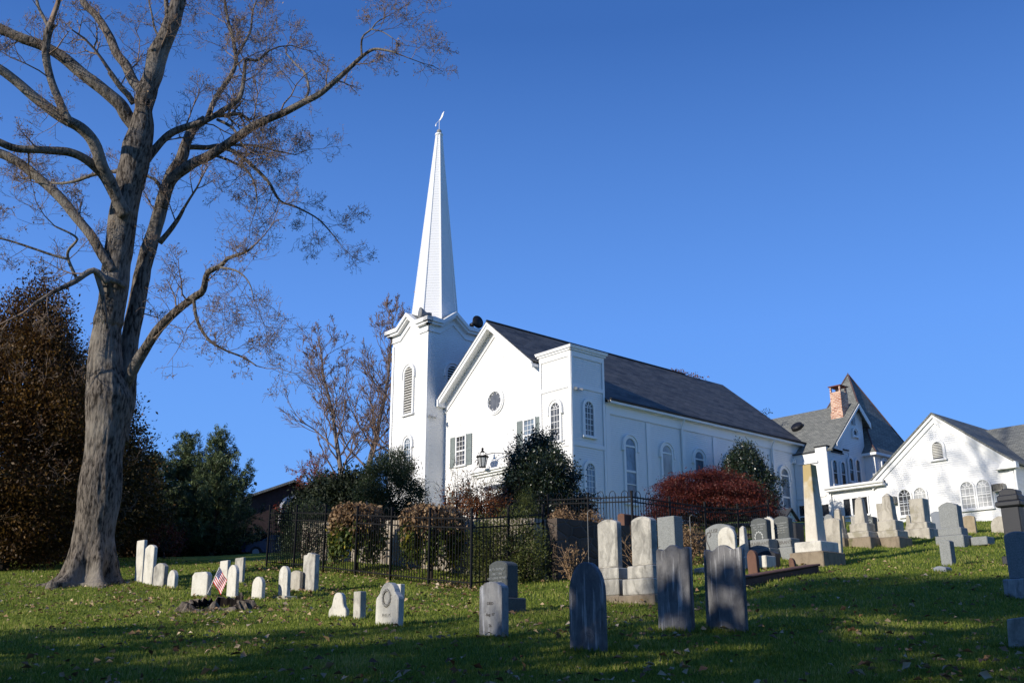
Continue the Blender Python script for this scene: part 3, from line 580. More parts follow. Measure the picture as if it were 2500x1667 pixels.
m = MB(); c = B(-3.9, 24.2, 10.5); m.box(c, lv*.35, rv*.3, kv*.55); m.hexa([c+lv*.35-rv*.3-kv*.55, c-lv*.35-rv*.3-kv*.55, c-lv*.5-rv*.75-kv*1.05, c+lv*.5-rv*.75-kv*1.05], rv*.6); m.build('duct', M['metal'], hs)
# gabled house with the low connector
gh_ = thing('gabled_house', B(-9.6, 22, 5.4), 'white gabled house with paired arched windows and grey shingle roof at the right edge', 'house')
HC, HZ, HSL = -9.65, 13.45, .80; HFw = Wall('F', 20.45)
el = lambda a: HZ-HSL*abs(a-HC)
m = MB(); clap(m, HFw, lambda z: max(-13.75, HC-(HZ-.1-z)/HSL) if z > el(-13.75) else -13.75, lambda z: min(-5.6, HC+(HZ-.1-z)/HSL) if z > el(-5.6) else -5.6, 5.4, HZ-.12, .125)
clap(m, Wall('F', 20.52), lambda z: -5.6, lambda z: -2.4, 5.4, 9.7, .125)
clap(m, Wall('S', -13.75), lambda z: 20.45, lambda z: 24.0, 5.2, 9.9, .125); clap(m, Wall('F', 23.2), lambda z: -40, lambda z: -13.75, 4.5, 10.3, .125)
m.build('wall', M['white'], gh_)
m = MB(); oh = 20.32
for s, a_e in ((1, -5.2), (-1, -14.05)):
    z_e = el(a_e)
    m.hexa([B(HC, oh, HZ-.04), B(HC, oh-.05, HZ-.04), B(a_e, oh-.05, z_e-.04), B(a_e, oh, z_e-.04)], -kv*.24)
    m.hexa([B(HC, 20.45, HZ-.13), B(HC, oh, HZ-.13), B(a_e, oh, z_e-.13), B(a_e, 20.45, z_e-.13)], -kv*.08)
    m.hexa([HFw.p(HC, HZ-.2, .018), HFw.p(a_e*.97+HC*.03, el(a_e*.97+HC*.03)-.2, .018), HFw.p(a_e*.97+HC*.03, el(a_e*.97+HC*.03)-.6, .018), HFw.p(HC, HZ-.6, .018)], -rv*.05)
rect(m, HFw, -14.1, -13.2, 9.62, 9.95, 0, .42); rect(m, HFw, -13.76, -13.55, 5.4, 9.62, .016, .05); rect(m, HFw, -13.3, -12.9, 9.62, 9.72, 0, .4)
m.build('rake_trim', M['trim'], gh_)
th2 = math.atan(HSL)
roofplane(gh_, 'roof', [B(-5.15, oh-.1, el(-5.15)+.03), B(-5.15, 36, el(-5.15)+.03), B(HC, 36, HZ+.03), B(HC, oh-.1, HZ+.03)], .1, M['grey_roof'], rv, lv*.78-kv*.62)
roofplane(gh_, 'roof', [B(-14.12, oh-.1, el(-14.12)+.03), B(-14.12, 36, el(-14.12)+.03), B(HC, 36, HZ+.03), B(HC, oh-.1, HZ+.03)], .1, M['grey_roof'], rv, lv*.78+kv*.62)
roofplane(gh_, 'roof', [B(-40, 22.7, 10.25), B(-9.8, 22.7, 10.25), B(-9.8, 26.6, 13.25), B(-40, 26.6, 13.25)], .1, M['grey_roof'], lv, rv*.79+kv*.61)
m = MB(); m.tube([B(-14.1, 22.6, 10.2), B(-40, 22.6, 10.2)], .09, 8); m.tube([B(-13.9, 20.35, 9.6), B(-13.85, 20.38, 9.2), B(-13.85, 20.38, 5.4)], .06, 8); m.tube([B(-2.3, 20.0, 9.82), B(-6.3, 20.0, 9.82)], .09, 8)
m.hexa([B(-2.3, 20.05, 9.74), B(-6.2, 20.05, 9.74), B(-6.2, 20.52, 9.74), B(-2.3, 20.52, 9.74)], -kv*.12); m.tube([B(-2.45, 20.42, 9.7), B(-2.45, 20.42, 5.4)], .045, 8); m.build('gutter', M['trim'], gh_)
m = MB(); m.hexa([B(-2.3, 20.05, 9.87), B(-6.2, 20.05, 9.87), B(-6.2, 24, 10.02), B(-2.3, 24, 10.02)], kv*.05); m.build('flat_roof', M['gutter'], gh_)
louver(gh_, HFw, -9.68, .31, 10.75, 11.72, hood=False, sh=.072, st=.095)
for a, gm in ((-11.1, M['curtain']), (-12.02, M['curtain']), (-7.35, M['pane']), (-8.3, M['curtain'])): arch_window(gh_, HFw, a, .36, 7.68, 9.2, gm, 3, 4, rails=((8.42, .06),), hood=False, cas=.09, up=.017)
cw = Wall('F', 20.52)
for a in (-3.5, -4.08, -4.66): rect_window(gh_, cw, a-.22, a+.22, 8.05, 9.08, M['deep'], 1, 1, cas=.07, mid=False, sill=False)
for a0, a1 in ((-13.25, -12.6), (-6.85, -6.38)):
    m = MB(); rect(m, HFw, a0, a1, 8.45, 8.85, 0, .4); o = m.build('air_conditioner', plain('grey_beige_casing', (.34, .32, .28), .5), gh_, bevel=.01)
    m = MB()
    for z in np.arange(8.5, 8.8, .06): rect(m, HFw, a0+.12, a1-.12, z, z+.036, .4, .41)
    for s in (a0+.02, a1-.1):
        for z in np.arange(8.5, 8.8, .08): rect(m, HFw, s, s+.08, z, z+.06, .4, .408)
    m.build('grille', M['dark'], o)
# ---------------------------------------------------------------- gravestones
def lichened():
    m = stone('ochre_lichen_marble', (.66, .61, .51), (.30, .26, .2), amount=.3); t = m.node_tree; tc = t.nodes.new('ShaderNodeTexCoord'); sp = t.nodes.new('ShaderNodeSeparateXYZ'); t.links.new(tc.outputs['Object'], sp.inputs[0])
    nz = t.nodes.new('ShaderNodeTexNoise'); nz.inputs['Scale'].default_value = 3.5; nz.inputs['Detail'].default_value = 6; t.links.new(tc.outputs['Object'], nz.inputs['Vector'])
    ma = t.nodes.new('ShaderNodeMath'); ma.operation = 'MULTIPLY_ADD'; t.links.new(nz.outputs[0], ma.inputs[0]); ma.inputs[1].default_value = 1.5; t.links.new(sp.outputs[2], ma.inputs[2])
    rp = t.nodes.new('ShaderNodeMapRange'); rp.inputs[1].default_value = 2.35; rp.inputs[2].default_value = 2.9; rp.inputs[4].default_value = .85; t.links.new(ma.outputs[0], rp.inputs[0])
    b = t.nodes['Principled BSDF']; src = b.inputs['Base Color'].links[0].from_socket; mx = t.nodes.new('ShaderNodeMix'); mx.data_type = 'RGBA'; t.links.new(rp.outputs[0], mx.inputs[0]); t.links.new(src, mx.inputs[6]); mx.inputs[7].default_value = (.40, .29, .10, 1); t.links.new(mx.outputs[2], b.inputs['Base Color']); return m
S_ = dict(
 marble=stone('white_marble', (.66, .63, .55), (.20, .18, .14), amount=.42), marble_worn=stone('stained_marble', (.56, .53, .46), (.10, .095, .085), amount=.78),
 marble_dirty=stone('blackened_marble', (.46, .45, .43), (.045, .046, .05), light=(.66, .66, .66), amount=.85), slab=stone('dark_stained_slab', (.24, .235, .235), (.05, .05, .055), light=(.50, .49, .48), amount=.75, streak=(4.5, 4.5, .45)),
 limestone=stone('lichened_limestone', (.50, .46, .38), (.16, .14, .11), amount=.55, moss=(.30, .27, .19)), tan=stone('tan_sandstone', (.38, .31, .21), (.16, .12, .07), amount=.4),
 grey=stone('grey_granite', (.30, .31, .30), (.20, .21, .20), amount=.2, speck=.25, bmp=.2), dkgrey=stone('dark_grey_granite', (.13, .14, .135), (.08, .085, .085), amount=.2, speck=.2, bmp=.15), blue=stone('blue_grey_slate', (.25, .27, .30), (.17, .18, .2), amount=.3),
 brown=stone('red_brown_sandstone', (.16, .085, .06), (.06, .04, .03), amount=.4), rock=stone('rough_brownstone', (.30, .24, .17), (.10, .075, .05), amount=.5, moss=(.12, .12, .05), bmp=1.), black=stone('black_granite', (.030, .031, .036), (.02, .02, .024), amount=.2, rough=.4),
 lichen=lichened(), text=plain('pale_inscription', (.42, .43, .41), .8, var=.1), dtext=plain('dark_inscription', (.13, .12, .11), .9, var=.1))
def frame(yo):     # axes of a stone turned yo degrees from the common orientation: u along the face, f away from the viewer
    c, s = math.cos(rad(yo)), math.sin(rad(yo)); R = np.array([[c, -s, 0], [s, c, 0], [0, 0, 1]]); return R@lv, R@rv
def outline(shape, w, h):
    W = w/2
    if shape == 'flat': p = [(-W, 0), (W, 0), (W, h), (-W, h)]
    elif shape == 'clip': c = .13*w; p = [(-W, 0), (W, 0), (W, h-c), (W-c, h), (-W+c, h), (-W, h-c)]
    elif shape == 'round': p = [(-W, 0), (W, 0)]+[(W*math.cos(t), h-W+W*math.sin(t)) for t in np.linspace(0, math.pi, 15)]
    elif shape == 'oval': k = .75*w; p = [(-W, 0), (W, 0)]+[(W*math.cos(t), h-k+k*math.sin(t)) for t in np.linspace(0, math.pi, 15)]
    elif shape == 'seg':
        s = .14*w; R = (W*W+s*s)/(2*s); a = math.asin(W/R); p = [(-W, 0), (W, 0)]+[(R*math.sin(t), h-R+R*math.cos(t)) for t in np.linspace(a, -a, 11)]
    elif shape == 'shoulder':
        r = .34*w; z = h-r*.95-.07*w; p = [(-W, 0), (W, 0), (W, z-.04*w), (W-.03*w, z+.03*w), (W-.09*w, z+.07*w)]+[(r*math.cos(t), z+.07*w+.95*r*math.sin(t)) for t in np.linspace(.25, math.pi-.25, 11)]+[(-W+.09*w, z+.07*w), (-W+.03*w, z+.03*w), (-W, z-.04*w)]
    elif shape == 'ogee': p = [(-W, 0), (W, 0), (W, h*.52)]+[(W*x, h*z) for x, z in ((.93, .6), (.75, .63), (.62, .72), (.55, .84), (.42, .95), (.2, 1.), (-.2, 1.), (-.42, .95), (-.55, .84), (-.62, .72), (-.75, .63), (-.93, .6))]+[(-W, h*.52)]
    elif shape == 'serp': p = [(-W, 0), (W, 0), (W, h-.14*w)]+[(W*x, h-w*z) for x, z in ((.97, .09), (.86, .07), (.72, .10), (.55, .12), (.4, .09), (.24, .035), (.1, .004), (-.1, .004), (-.24, .035), (-.4, .09), (-.55, .12), (-.72, .10), (-.86, .07), (-.97, .09))]+[(-W, h-.14*w)]
    elif shape == 'peak': p = [(-W, 0), (W, 0), (W, h-.22*w), (W*.72, h-.15*w), (W*.72, h-.12*w), (0, h), (-W*.72, h-.12*w), (-W*.72, h-.15*w), (-W, h-.22*w)]
    elif shape == 'corner': c = .16*w; p = [(-W, 0), (W, 0), (W, h-c*1.2), (W-c*.25, h-c*.75), (W-c, h-c*.5)]+[((W-c)*math.cos(t)*.98, h-c*.45+c*.45*math.sin(t)) for t in np.linspace(.2, math.pi-.2, 9)]+[(-W+c, h-c*.5), (-W+c*.25, h-c*.75), (-W, h-c*1.2)]
    elif shape == 'crest': p = [(-W, 0), (W, 0), (W, h*.95), (W*.85, h*.965), (W*.7, h*.95), (W*.55, h*.965), (W*.42, h*.955), (W*.3, h*.99), (W*.12, h), (-W*.05, h*.985), (-W*.2, h), (-W*.38, h*.96), (-W*.6, h*.965), (-W*.85, h*.945), (-W, h*.95)]
    elif shape == 'jag': p = [(-W, 0), (W, 0), (W, h*.96), (W*.8, h*.975), (W*.6, h*.95), (W*.35, h), (W*.1, h*.965), (-W*.1, h*.99), (-W*.3, h*.95), (-W*.6, h*.93), (-W*.8, h*.90), (-W, h*.88)]
    elif shape == 'tilt': p = [(-W, 0), (W, 0), (W, h*.93), (-W, h)]
    return p
def slab_mb(shape, w, t, h, base, u, f, lean=0., back=0., z0=0.):
    m = MB(); up = kv+u*math.tan(rad(lean))+f*math.tan(rad(back)); m.prism([base+u*x+up*(z+z0)-f*t/2 for x, z in outline(shape, w, h)], f*t); return m
def measure(x0, x1, yt, yb, t, yo, Y=None):
    xc = (x0+x1)/2; g = onground(xc, yb) if Y is None else P(xc, yb, Y); Y = g[1]; wd = (g-EYE)@cF; h = P(xc, yt, Y)[2]-g[2]
    u, f = frame(yo); v = (g-EYE)[:2]; v = v/np.linalg.norm(v); cu, cf = abs(v[0]*u[1]-v[1]*u[0]), abs(v[0]*f[1]-v[1]*f[0])
    W = (x1-x0)/FPX*wd; w = max(.12, (W-t*cf)/cu); return g, h, w, u, f
def text_mesh(lines, size, par, origin, ux, name, m, gap=1.3, depth=.004):
    """raised lettering, one mesh: origin = centre top on the face, ux = reading direction"""
    V, Fc = [], []
    for i, ln in enumerate(lines):
        if not ln: continue
        cu_ = bpy.data.curves.new('t', 'FONT'); cu_.body = ln; cu_.align_x = 'CENTER'; cu_.size = size if not isinstance(size, (list, tuple)) else size[i]; cu_.extrude = .02; cu_.resolution_u = 2
        ob = bpy.data.objects.new('t', cu_); COL.objects.link(ob); dg = bpy.context.evaluated_depsgraph_get(); me = bpy.data.meshes.new_from_object(ob.evaluated_get(dg))
        s0 = size if not isinstance(size, (list, tuple)) else sum(size[:i+1])/(i+1); n = len(V); nf = np.cross(ux, kv)
        for v in me.vertices: V.append(np.asarray(origin)+ux*v.co.x+kv*(v.co.y-gap*s0*(i+.8))+nf*(depth if v.co.z > 0 else -.01))
        Fc += [tuple(j+n for j in p.vertices) for p in me.polygons]
        bpy.data.objects.remove(ob); bpy.data.meshes.remove(me); bpy.data.curves.remove(cu_)
    return mesh_obj(name, V, Fc, m, par)
GRP = 'gravestones in the churchyard'
def tablet(label, x0, x1, yt, yb, shape, mt, t=.09, yo=0., lean=0., back=0., Y=None, name='headstone', lines=None, size=.06, tz=.25, tm='dtext', foot=None, cat='headstone'):
    g, h, w, u, f = measure(x0, x1, yt, yb, t, yo, Y)
    if not (lines or foot):
        o = slab_mb(shape, w, t, h+.25, g, u, f, lean, back, -.25).build(name, S_[mt], None, g, bevel=min(.012, t*.12)); return tag(o, label, cat, GRP)
    r = thing(name, g, label, cat, GRP); slab_mb(shape, w, t, h+.25, g, u, f, lean, back, -.25).build('slab', S_[mt], r, bevel=.012)
    if foot: m = MB(); m.box(g+kv*foot[1]/2-kv*.1, u*(w/2+foot[0]), f*(t/2+foot[0]), kv*(foot[1]/2+.1)); m.build('foot', S_[foot[2]], r, bevel=.02)
    if lines: text_mesh(lines, size, r, g+kv*(h-tz)-f*(t/2+.001)+u*math.tan(rad(lean))*(h-tz), -u, 'inscription', S_[tm])
    return r
def monument(label, x0, x1, yt, yb, shape, mt, t=.3, yo=0., tiers=(), name='monument', Y=None, lines=None, size=.06, tz=.2, tm='text', tier_text=None, taper=0., cat='monument', die_bevel=.02, panel=None):
    """x0..x1, yt..yb = outline of the upright die down to the ground; tiers = (grow, height, material) from the ground up"""
    g, h, w, u, f = measure(x0, x1, yt, yb, t, yo, Y); r = thing(name, g, label, cat, GRP); z = 0.
    for i, (gr, hh, mm) in enumerate(tiers):
        m = MB(); lo = .2 if i == 0 else 0.; m.box(g+kv*(z+hh/2-lo/2), u*(w/2+gr), f*(t/2+gr), kv*(hh/2+lo/2)); o = m.build('plinth' if i == 0 else 'base', S_[mm], r, bevel=.02)
        if tier_text and tier_text[0] == i: text_mesh([tier_text[1]], tier_text[2], o, g+kv*(z+hh*.5+tier_text[2]*.75)-f*(t/2+gr+.001), -u, 'family_name', S_[tier_text[3]], depth=.006)
        z += hh
    if shape == 'shaft':
        m = MB(); k = taper; q0 = [g+kv*z+u*sx*w/2+f*sy*t/2 for sx, sy in ((-1, -1), (1, -1), (1, 1), (-1, 1))]; q1 = [g+kv*h+u*sx*w*k/2+f*sy*t*k/2 for sx, sy in ((-1, -1), (1, -1), (1, 1), (-1, 1))]
        m.add(q0+q1, [(3, 2, 1, 0), (4, 5, 6, 7), (0, 1, 5, 4), (1, 2, 6, 5), (2, 3, 7, 6), (3, 0, 4, 7)])
        if not name.startswith('broken'): ap = g+kv*(h+w*k*.5); m.add(q1+[ap], [(0, 1, 4), (1, 2, 4), (2, 3, 4), (3, 0, 4)])
        m.build('shaft', S_[mt], r, bevel=.015)
    else:
        d = slab_mb(shape, w, t, h-z, g+kv*z, u, f).build('die', S_[mt], r, bevel=die_bevel)
        if panel:
            m = MB(); pf = [g+kv*z+u*x*.86-f*(t/2+.002)+kv*(.04+zz*.9) for x, zz in outline(shape, w, h-z)]; m.prism(pf, -f*.004); m.build('panel', S_[panel], d)
    if lines: text_mesh(lines, size, r, g+kv*(h-tz)-f*(t/2+.009), -u, 'inscription', S_[tm])
    return r
# --- cluster beside the big bare tree
tablet('tall narrow white slab leaning right, closest to the big tree trunk', 328, 353, 1318, 1424, 'flat', 'marble', .10, 4, 5)
tablet('tall narrow white slab with slightly arched top, second from the big tree trunk', 348, 377, 1329, 1429, 'seg', 'marble', .10, 0, 3)
tablet('low white stone with arched top, grey stained, third from the big tree trunk', 372, 407, 1374, 1434, 'seg', 'marble_worn', .12, 0, 2)
tablet('smallest round-topped white stone of the row beside the big tree', 407, 433, 1391, 1438, 'round', 'marble', .11, 0, 1)
tablet('wide squat white stone with clipped corners behind the small flag', 466, 514, 1396, 1457, 'clip', 'marble', .14, 12, 1)
tablet('square-topped white stone half hidden behind the small flag', 535, 561, 1368, 1420, 'flat', 'marble', .1, 0, 4)
tablet('slim round-topped white stone just right of the small flag', 552, 581, 1378, 1461, 'round', 'marble', .09, 0, 2)
tablet('flat-topped greyish stone behind the slim round-topped one by the flag', 570, 596, 1361, 1426, 'flat', 'marble_worn', .08, 0, 1)
tablet('small round-topped white stone standing alone right of the tree stump', 613, 646, 1407, 1464, 'round', 'marble', .1, 4, 0)
tablet('slim round-topped white stone on a low flat foot, left of the crested slab', 678, 708, 1381, 1461, 'round', 'marble', .1, 0, 2, foot=(.12, .05, 'limestone'))
tablet('low yellowed stone squeezed between a round-topped stone and the crested slab', 707, 738, 1392, 1446, 'seg', 'limestone', .1, 10, 1)
tablet('tall white slab with carved crest, tallest near the iron fence', 737, 777, 1348, 1446, 'crest', 'marble_worn', .14, 0, 1)
# --- middle of the lawn
tablet('small white stone with curved scroll shoulders at the edge of the shade', 801, 853, 1446, 1509, 'ogee', 'marble', .1, 14, 0)
tablet('small plain square-topped stone between the scroll-shouldered and the carved wreath stone', 861, 893, 1443, 1513, 'flat', 'marble_worn', .13, 0, 1)
def wreath(r, c, u, f, R, m, n=16, rr=.018):
    mb = MB(); mb.tube([c+R*(math.cos(t)*u*.8+math.sin(t)*kv)-f*.004 for t in np.linspace(0, 2*math.pi, n+1)], rr, 6, False)
    for i in range(n): t = 2*math.pi*i/n; a = c+R*(math.cos(t)*u*.8+math.sin(t)*kv); mb.box(a-f*.006, (math.cos(t+.7)*u+math.sin(t+.7)*kv)*R*.2, f*.012, (-math.sin(t+.7)*u+math.cos(t+.7)*kv)*R*.08)
    return mb.build('carved_wreath', S_[m], r)
r = tablet('white shouldered stone with a carved wreath at the edge of the shade', 915, 985, 1421, 1528, 'shoulder', 'marble', .12, 0, 0, lines=['PHELPS'], size=.075, tz=.45, tm='marble_worn')
g_, h_, w_, u_, f_ = measure(915, 985, 1421, 1528, .12, 0); wreath(r, g_+kv*(h_-.24)-f_*.06, u_, f_, .12, 'marble_worn')
tablet('low white stone hidden behind the carved wreath stone', 966, 988, 1425, 1468, 'flat', 'marble', .12, 0, 0)
monument('dark grey granite stone with rough sides, pale lettering and a block base', 1192, 1266, 1369, 1497, 'seg', 'dkgrey', .28, 0, tiers=((.10, .26, 'dkgrey'),), lines=['RUTH PATNEY', '1860 - 1940', 'CATHERINE PATNEY', '1838 - 1877', 'CHILDREN'], size=[.062, .058, .055, .055, .045], tz=.11, name='granite_headstone', cat='headstone')
tablet('white stone with rounded corners and black stains, in front of the grey lettered granite stone', 1169, 1242, 1420, 1556, 'corner', 'marble_dirty', .13, 2, 0, lines=['DIED', '', 'Aug. 17', '', '26'], size=.055, tz=.24)
# --- foreground slabs in the shade
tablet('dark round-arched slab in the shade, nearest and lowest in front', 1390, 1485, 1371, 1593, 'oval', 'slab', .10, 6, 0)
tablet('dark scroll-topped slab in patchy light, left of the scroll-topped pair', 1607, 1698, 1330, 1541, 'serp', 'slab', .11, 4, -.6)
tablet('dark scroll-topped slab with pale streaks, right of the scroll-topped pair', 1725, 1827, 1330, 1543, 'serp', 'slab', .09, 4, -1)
# --- tall pair and what stands behind
monument('tall white monument on stepped base, left of the tall stained pair', 1462, 1524, 1268, 1472, 'seg', 'marble_worn', .16, 0, tiers=((.12, .13, 'rock'), (.09, .30, 'marble_worn'), (.07, .22, 'marble_worn')), panel='marble_worn')
monument('tall white monument with grey blotches on stepped base, right of the tall stained pair', 1546, 1612, 1261, 1472, 'seg', 'marble_worn', .2, 0, tiers=((.20, .14, 'rock'), (.14, .30, 'marble_worn'), (.07, .24, 'marble_worn')), panel='marble_worn')
tablet('pale grey granite block with rough-hewn edges behind the tall stained pair', 1610, 1673, 1262, 1412, 'flat', 'grey', .32, 0, name='granite_headstone')
tablet('brown polished granite monument turned sideways, behind the tall stained pair', 1511, 1580, 1256, 1375, 'seg', 'brown', .9, 0, Y=29, name='granite_headstone')
r = monument('grey arched granite stone lettered LUSE with leaf carving, half hidden by a white one', 1727, 1802, 1279, 1392, 'seg', 'grey', .22, 0, tiers=((.08, .2, 'grey'),), name='granite_headstone', cat='headstone', Y=26.5)
g_, h_, w_, u_, f_ = measure(1727, 1802, 1279, 1392, .22, 0, 26.5); text_mesh(['LUSE'], .125, r, g_+kv*(h_-.08)-f_*.112+u_*.13, -u_, 'family_name', S_['dtext'], depth=.006)
mb = MB(); mb.tube([g_+u_*(w_/2-.08-.05*math.sin(t*2.2))+kv*(.35+t*.22)-f_*.113 for t in np.linspace(0, 2.6, 18)], .015, 5); mb.tube([g_+u_*(w_/2-.12+.06*math.cos(t))+kv*(.92+.06*math.sin(t))-f_*.113 for t in np.linspace(0, 4.6, 14)], .014, 5); mb.build('leaf_carving', S_['dtext'], r)
tablet('bright white round-topped stone in front of the grey arched granite one', 1757, 1804, 1286, 1392, 'round', 'marble', .1, 0, 0, Y=24.5)
monument('small white tapering obelisk by the red maple', 1806, 1834, 1288, 1384, 'shaft', 'marble', .22, 0, tiers=((.12, .14, 'rock'), (.08, .12, 'marble')), taper=.62, name='obelisk', cat='obelisk', Y=27.5)
r = monument('dark granite stone with carved wreath on a grey lettered base, left of the lettered pair', 1839, 1889, 1265, 1368, 'seg', 'dkgrey', .24, 0, tiers=((.16, .3, 'grey'), (.10, .24, 'grey')), tier_text=(1, 'GARABRANT', .125, 'dtext'), name='granite_headstone', cat='headstone', lines=['JOHN F. GARABRANT', 'SEPT. 20. 1844', 'DEC. 7. 1918'], size=.05, tz=.14, Y=27.5)
g_, h_, w_, u_, f_ = measure(1839, 1889, 1265, 1368, .24, 0, 27.5); wreath(r, g_+kv*(h_-.52)-f_*.12, u_, f_, .15, 'text', 12, .012)
monument('dark granite stone with five lines of text on grey base, right of the lettered pair', 1896, 1943, 1260, 1369, 'seg', 'dkgrey', .24, 0, tiers=((.16, .34, 'grey'), (.10, .24, 'grey')), tier_text=(1, 'GARABRANT', .125, 'dtext'), name='granite_headstone', cat='headstone', lines=['AARON PEERSON', 'HIS WIFE', 'ELLA F. GARABRANT', 'JUNE 28. 1851', 'SEPT. 8. 1920'], size=.048, tz=.16, Y=27.5)
tablet('pale weathered stone with broken jagged top, between the two lettered granite stones', 1872, 1900, 1259, 1345, 'jag', 'marble', .12, 0, 0, Y=30)
tablet('nearly black upright slab behind the broken obelisk', 1942, 1967, 1277, 1362, 'flat', 'black', .4, 0, Y=29)
monument('low white marble block in front of the dark rounded stone', 1818, 1897, 1358, 1388, 'flat', 'marble', .45, 0, name='marble_block', cat='grave block')
tablet('low dark rounded stone behind the white marble block', 1848, 1906, 1344, 1384, 'seg', 'black', .2, 0, Y=25.3)
tablet('leaning red-brown rounded stone, larger of the two by the dark curb', 1828, 1858, 1342, 1412, 'oval', 'brown', .12, 0, 2, name='brownstone_marker')
tablet('small red-brown rounded stone leaning right, smaller of the two by the dark curb', 1929, 1947, 1361, 1392, 'oval', 'brown', .1, 0, 8, name='brownstone_marker')
# --- broken obelisk and the crest of the hill
monument('tall broken obelisk with ochre lichen on a marble block and brownstone foot', 1972, 2023, 1135, 1378, 'shaft', 'lichen', .42, 0, tiers=((.30, .28, 'rock'), (.20, .26, 'marble')), taper=.66, name='broken_obelisk', cat='obelisk')
tablet('broad weathered white slab just right of the broken obelisk', 2013, 2059, 1265, 1360, 'seg', 'limestone', .12, 0, -2)
tablet('grey rounded stone peeping out behind the broad slab right of the broken obelisk', 2018, 2043, 1255, 1335, 'round', 'grey', .12, 0, Y=33)
OB = 'small obelisks on the hill crest'
monument('thinnest weathered obelisk, next to the broad slab', 2041, 2066, 1245, 1333, 'shaft', 'limestone', .20, 0, tiers=((.14, .2, 'rock'), (.10, .15, 'limestone'), (.05, .15, 'limestone')), taper=.7, name='obelisk', cat='obelisk')
tablet('narrow tan slab behind the thinnest obelisk', 2057, 2070, 1259, 1330, 'flat', 'tan', .1, 0, Y=33)
monument('weathered obelisk on stepped base in front of three dark windows', 2092, 2128, 1219, 1333, 'shaft', 'limestone', .27, 0, tiers=((.26, .22, 'rock'), (.17, .18, 'limestone'), (.11, .24, 'limestone')), taper=.62, name='obelisk', cat='obelisk')
tablet('pale slab behind the obelisk in front of the three dark windows', 2083, 2098, 1260, 1325, 'flat', 'marble_worn', .1, 0, Y=33.5)
tablet('dark grey granite stone lettered DO between two obelisks', 2115, 2147, 1260, 1322, 'seg', 'dkgrey', .3, 0, Y=33, lines=['DO'], size=.16, tz=.06, tm='text', name='granite_headstone')
monument('thick weathered obelisk on stepped base beneath the left air conditioner', 2160, 2199, 1212, 1333, 'shaft', 'limestone', .3, 0, tiers=((.24, .22, 'rock'), (.17, .2, 'limestone'), (.10, .3, 'limestone')), taper=.66, name='obelisk', cat='obelisk')
tablet('weathered upright slab left of the thick obelisk', 2149, 2167, 1229, 1325, 'flat', 'limestone', .12, 0, Y=33)
tablet('slender pale pillar right of the thick obelisk', 2187, 2194, 1235, 1325, 'flat', 'limestone', .12, 0, Y=33, name='stone_pillar')
monument('massive weathered block monument in front of the left arched windows', 2230, 2276, 1218, 1313, 'flat', 'limestone', .4, 0, tiers=((.20, .26, 'limestone'), (.10, .2, 'limestone')), Y=32)
tablet('worn stepped stone at the left of the massive block monument', 2213, 2234, 1257, 1310, 'ogee', 'limestone', .12, 0, Y=33)
tablet('blue-grey slate stone behind the gabled granite monument', 2280, 2308, 1248, 1312, 'seg', 'blue', .12, 0, Y=33.5)
monument('grey granite monument with a low gabled top on a two-step base', 2304, 2357, 1226, 1331, 'peak', 'grey', .3, 0, tiers=((.14, .26, 'grey'), (.07, .22, 'grey')), panel='grey')
tablet('tan sandstone slab right of the gabled granite monument', 2355, 2387, 1258, 1312, 'seg', 'tan', .1, 0, Y=33)
monument('long low grey granite block lying right of the gabled monument', 2374, 2428, 1311, 1332, 'flat', 'grey', .5, 0, name='granite_block', cat='grave block')
tablet('wide round-topped mottled stone below the right air conditioner', 2425, 2472, 1260, 1312, 'round', 'limestone', .14, 0, Y=33)
tablet('small grey post stone with a hole on the sunlit slope', 2300, 2335, 1318, 1382, 'seg', 'grey', .24, 0, 0)
tablet('flat blue-grey marker lying in the grass below the small post stone', 2280, 2324, 1382, 1398, 'seg', 'blue', .3, 0, 0, name='flat_marker')
# --- right edge
r = monument('black granite monument with a domed cap at the right edge', 2468, 2522, 1193, 1400, 'seg', 'black', .34, 0, tiers=((.16, .22, 'black'), (.10, .2, 'black')), Y=25)
g_, h_, w_, u_, f_ = measure(2468, 2522, 1193, 1400, .34, 0, 25); mb = MB(); mb.box(g_+kv*(h_-.38), u_*(w_/2+.09), f_*.26, kv*.07); mb.box(g_+kv*(h_-.24), u_*(w_/2+.04), f_*.22, kv*.08); mb.build('cap', S_['black'], r, bevel=.03)
monument('grey mottled stone on a plinth in front of the black monument, right edge', 2474, 2540, 1297, 1460, 'seg', 'grey', .2, 0, tiers=((.09, .34, 'marble_dirty'),), cat='headstone', name='headstone')
tablet('tilted white marble slab with dark blotches in the lower right corner', 2466, 2540, 1501, 1582, 'tilt', 'marble_worn', .1, 10, -4)
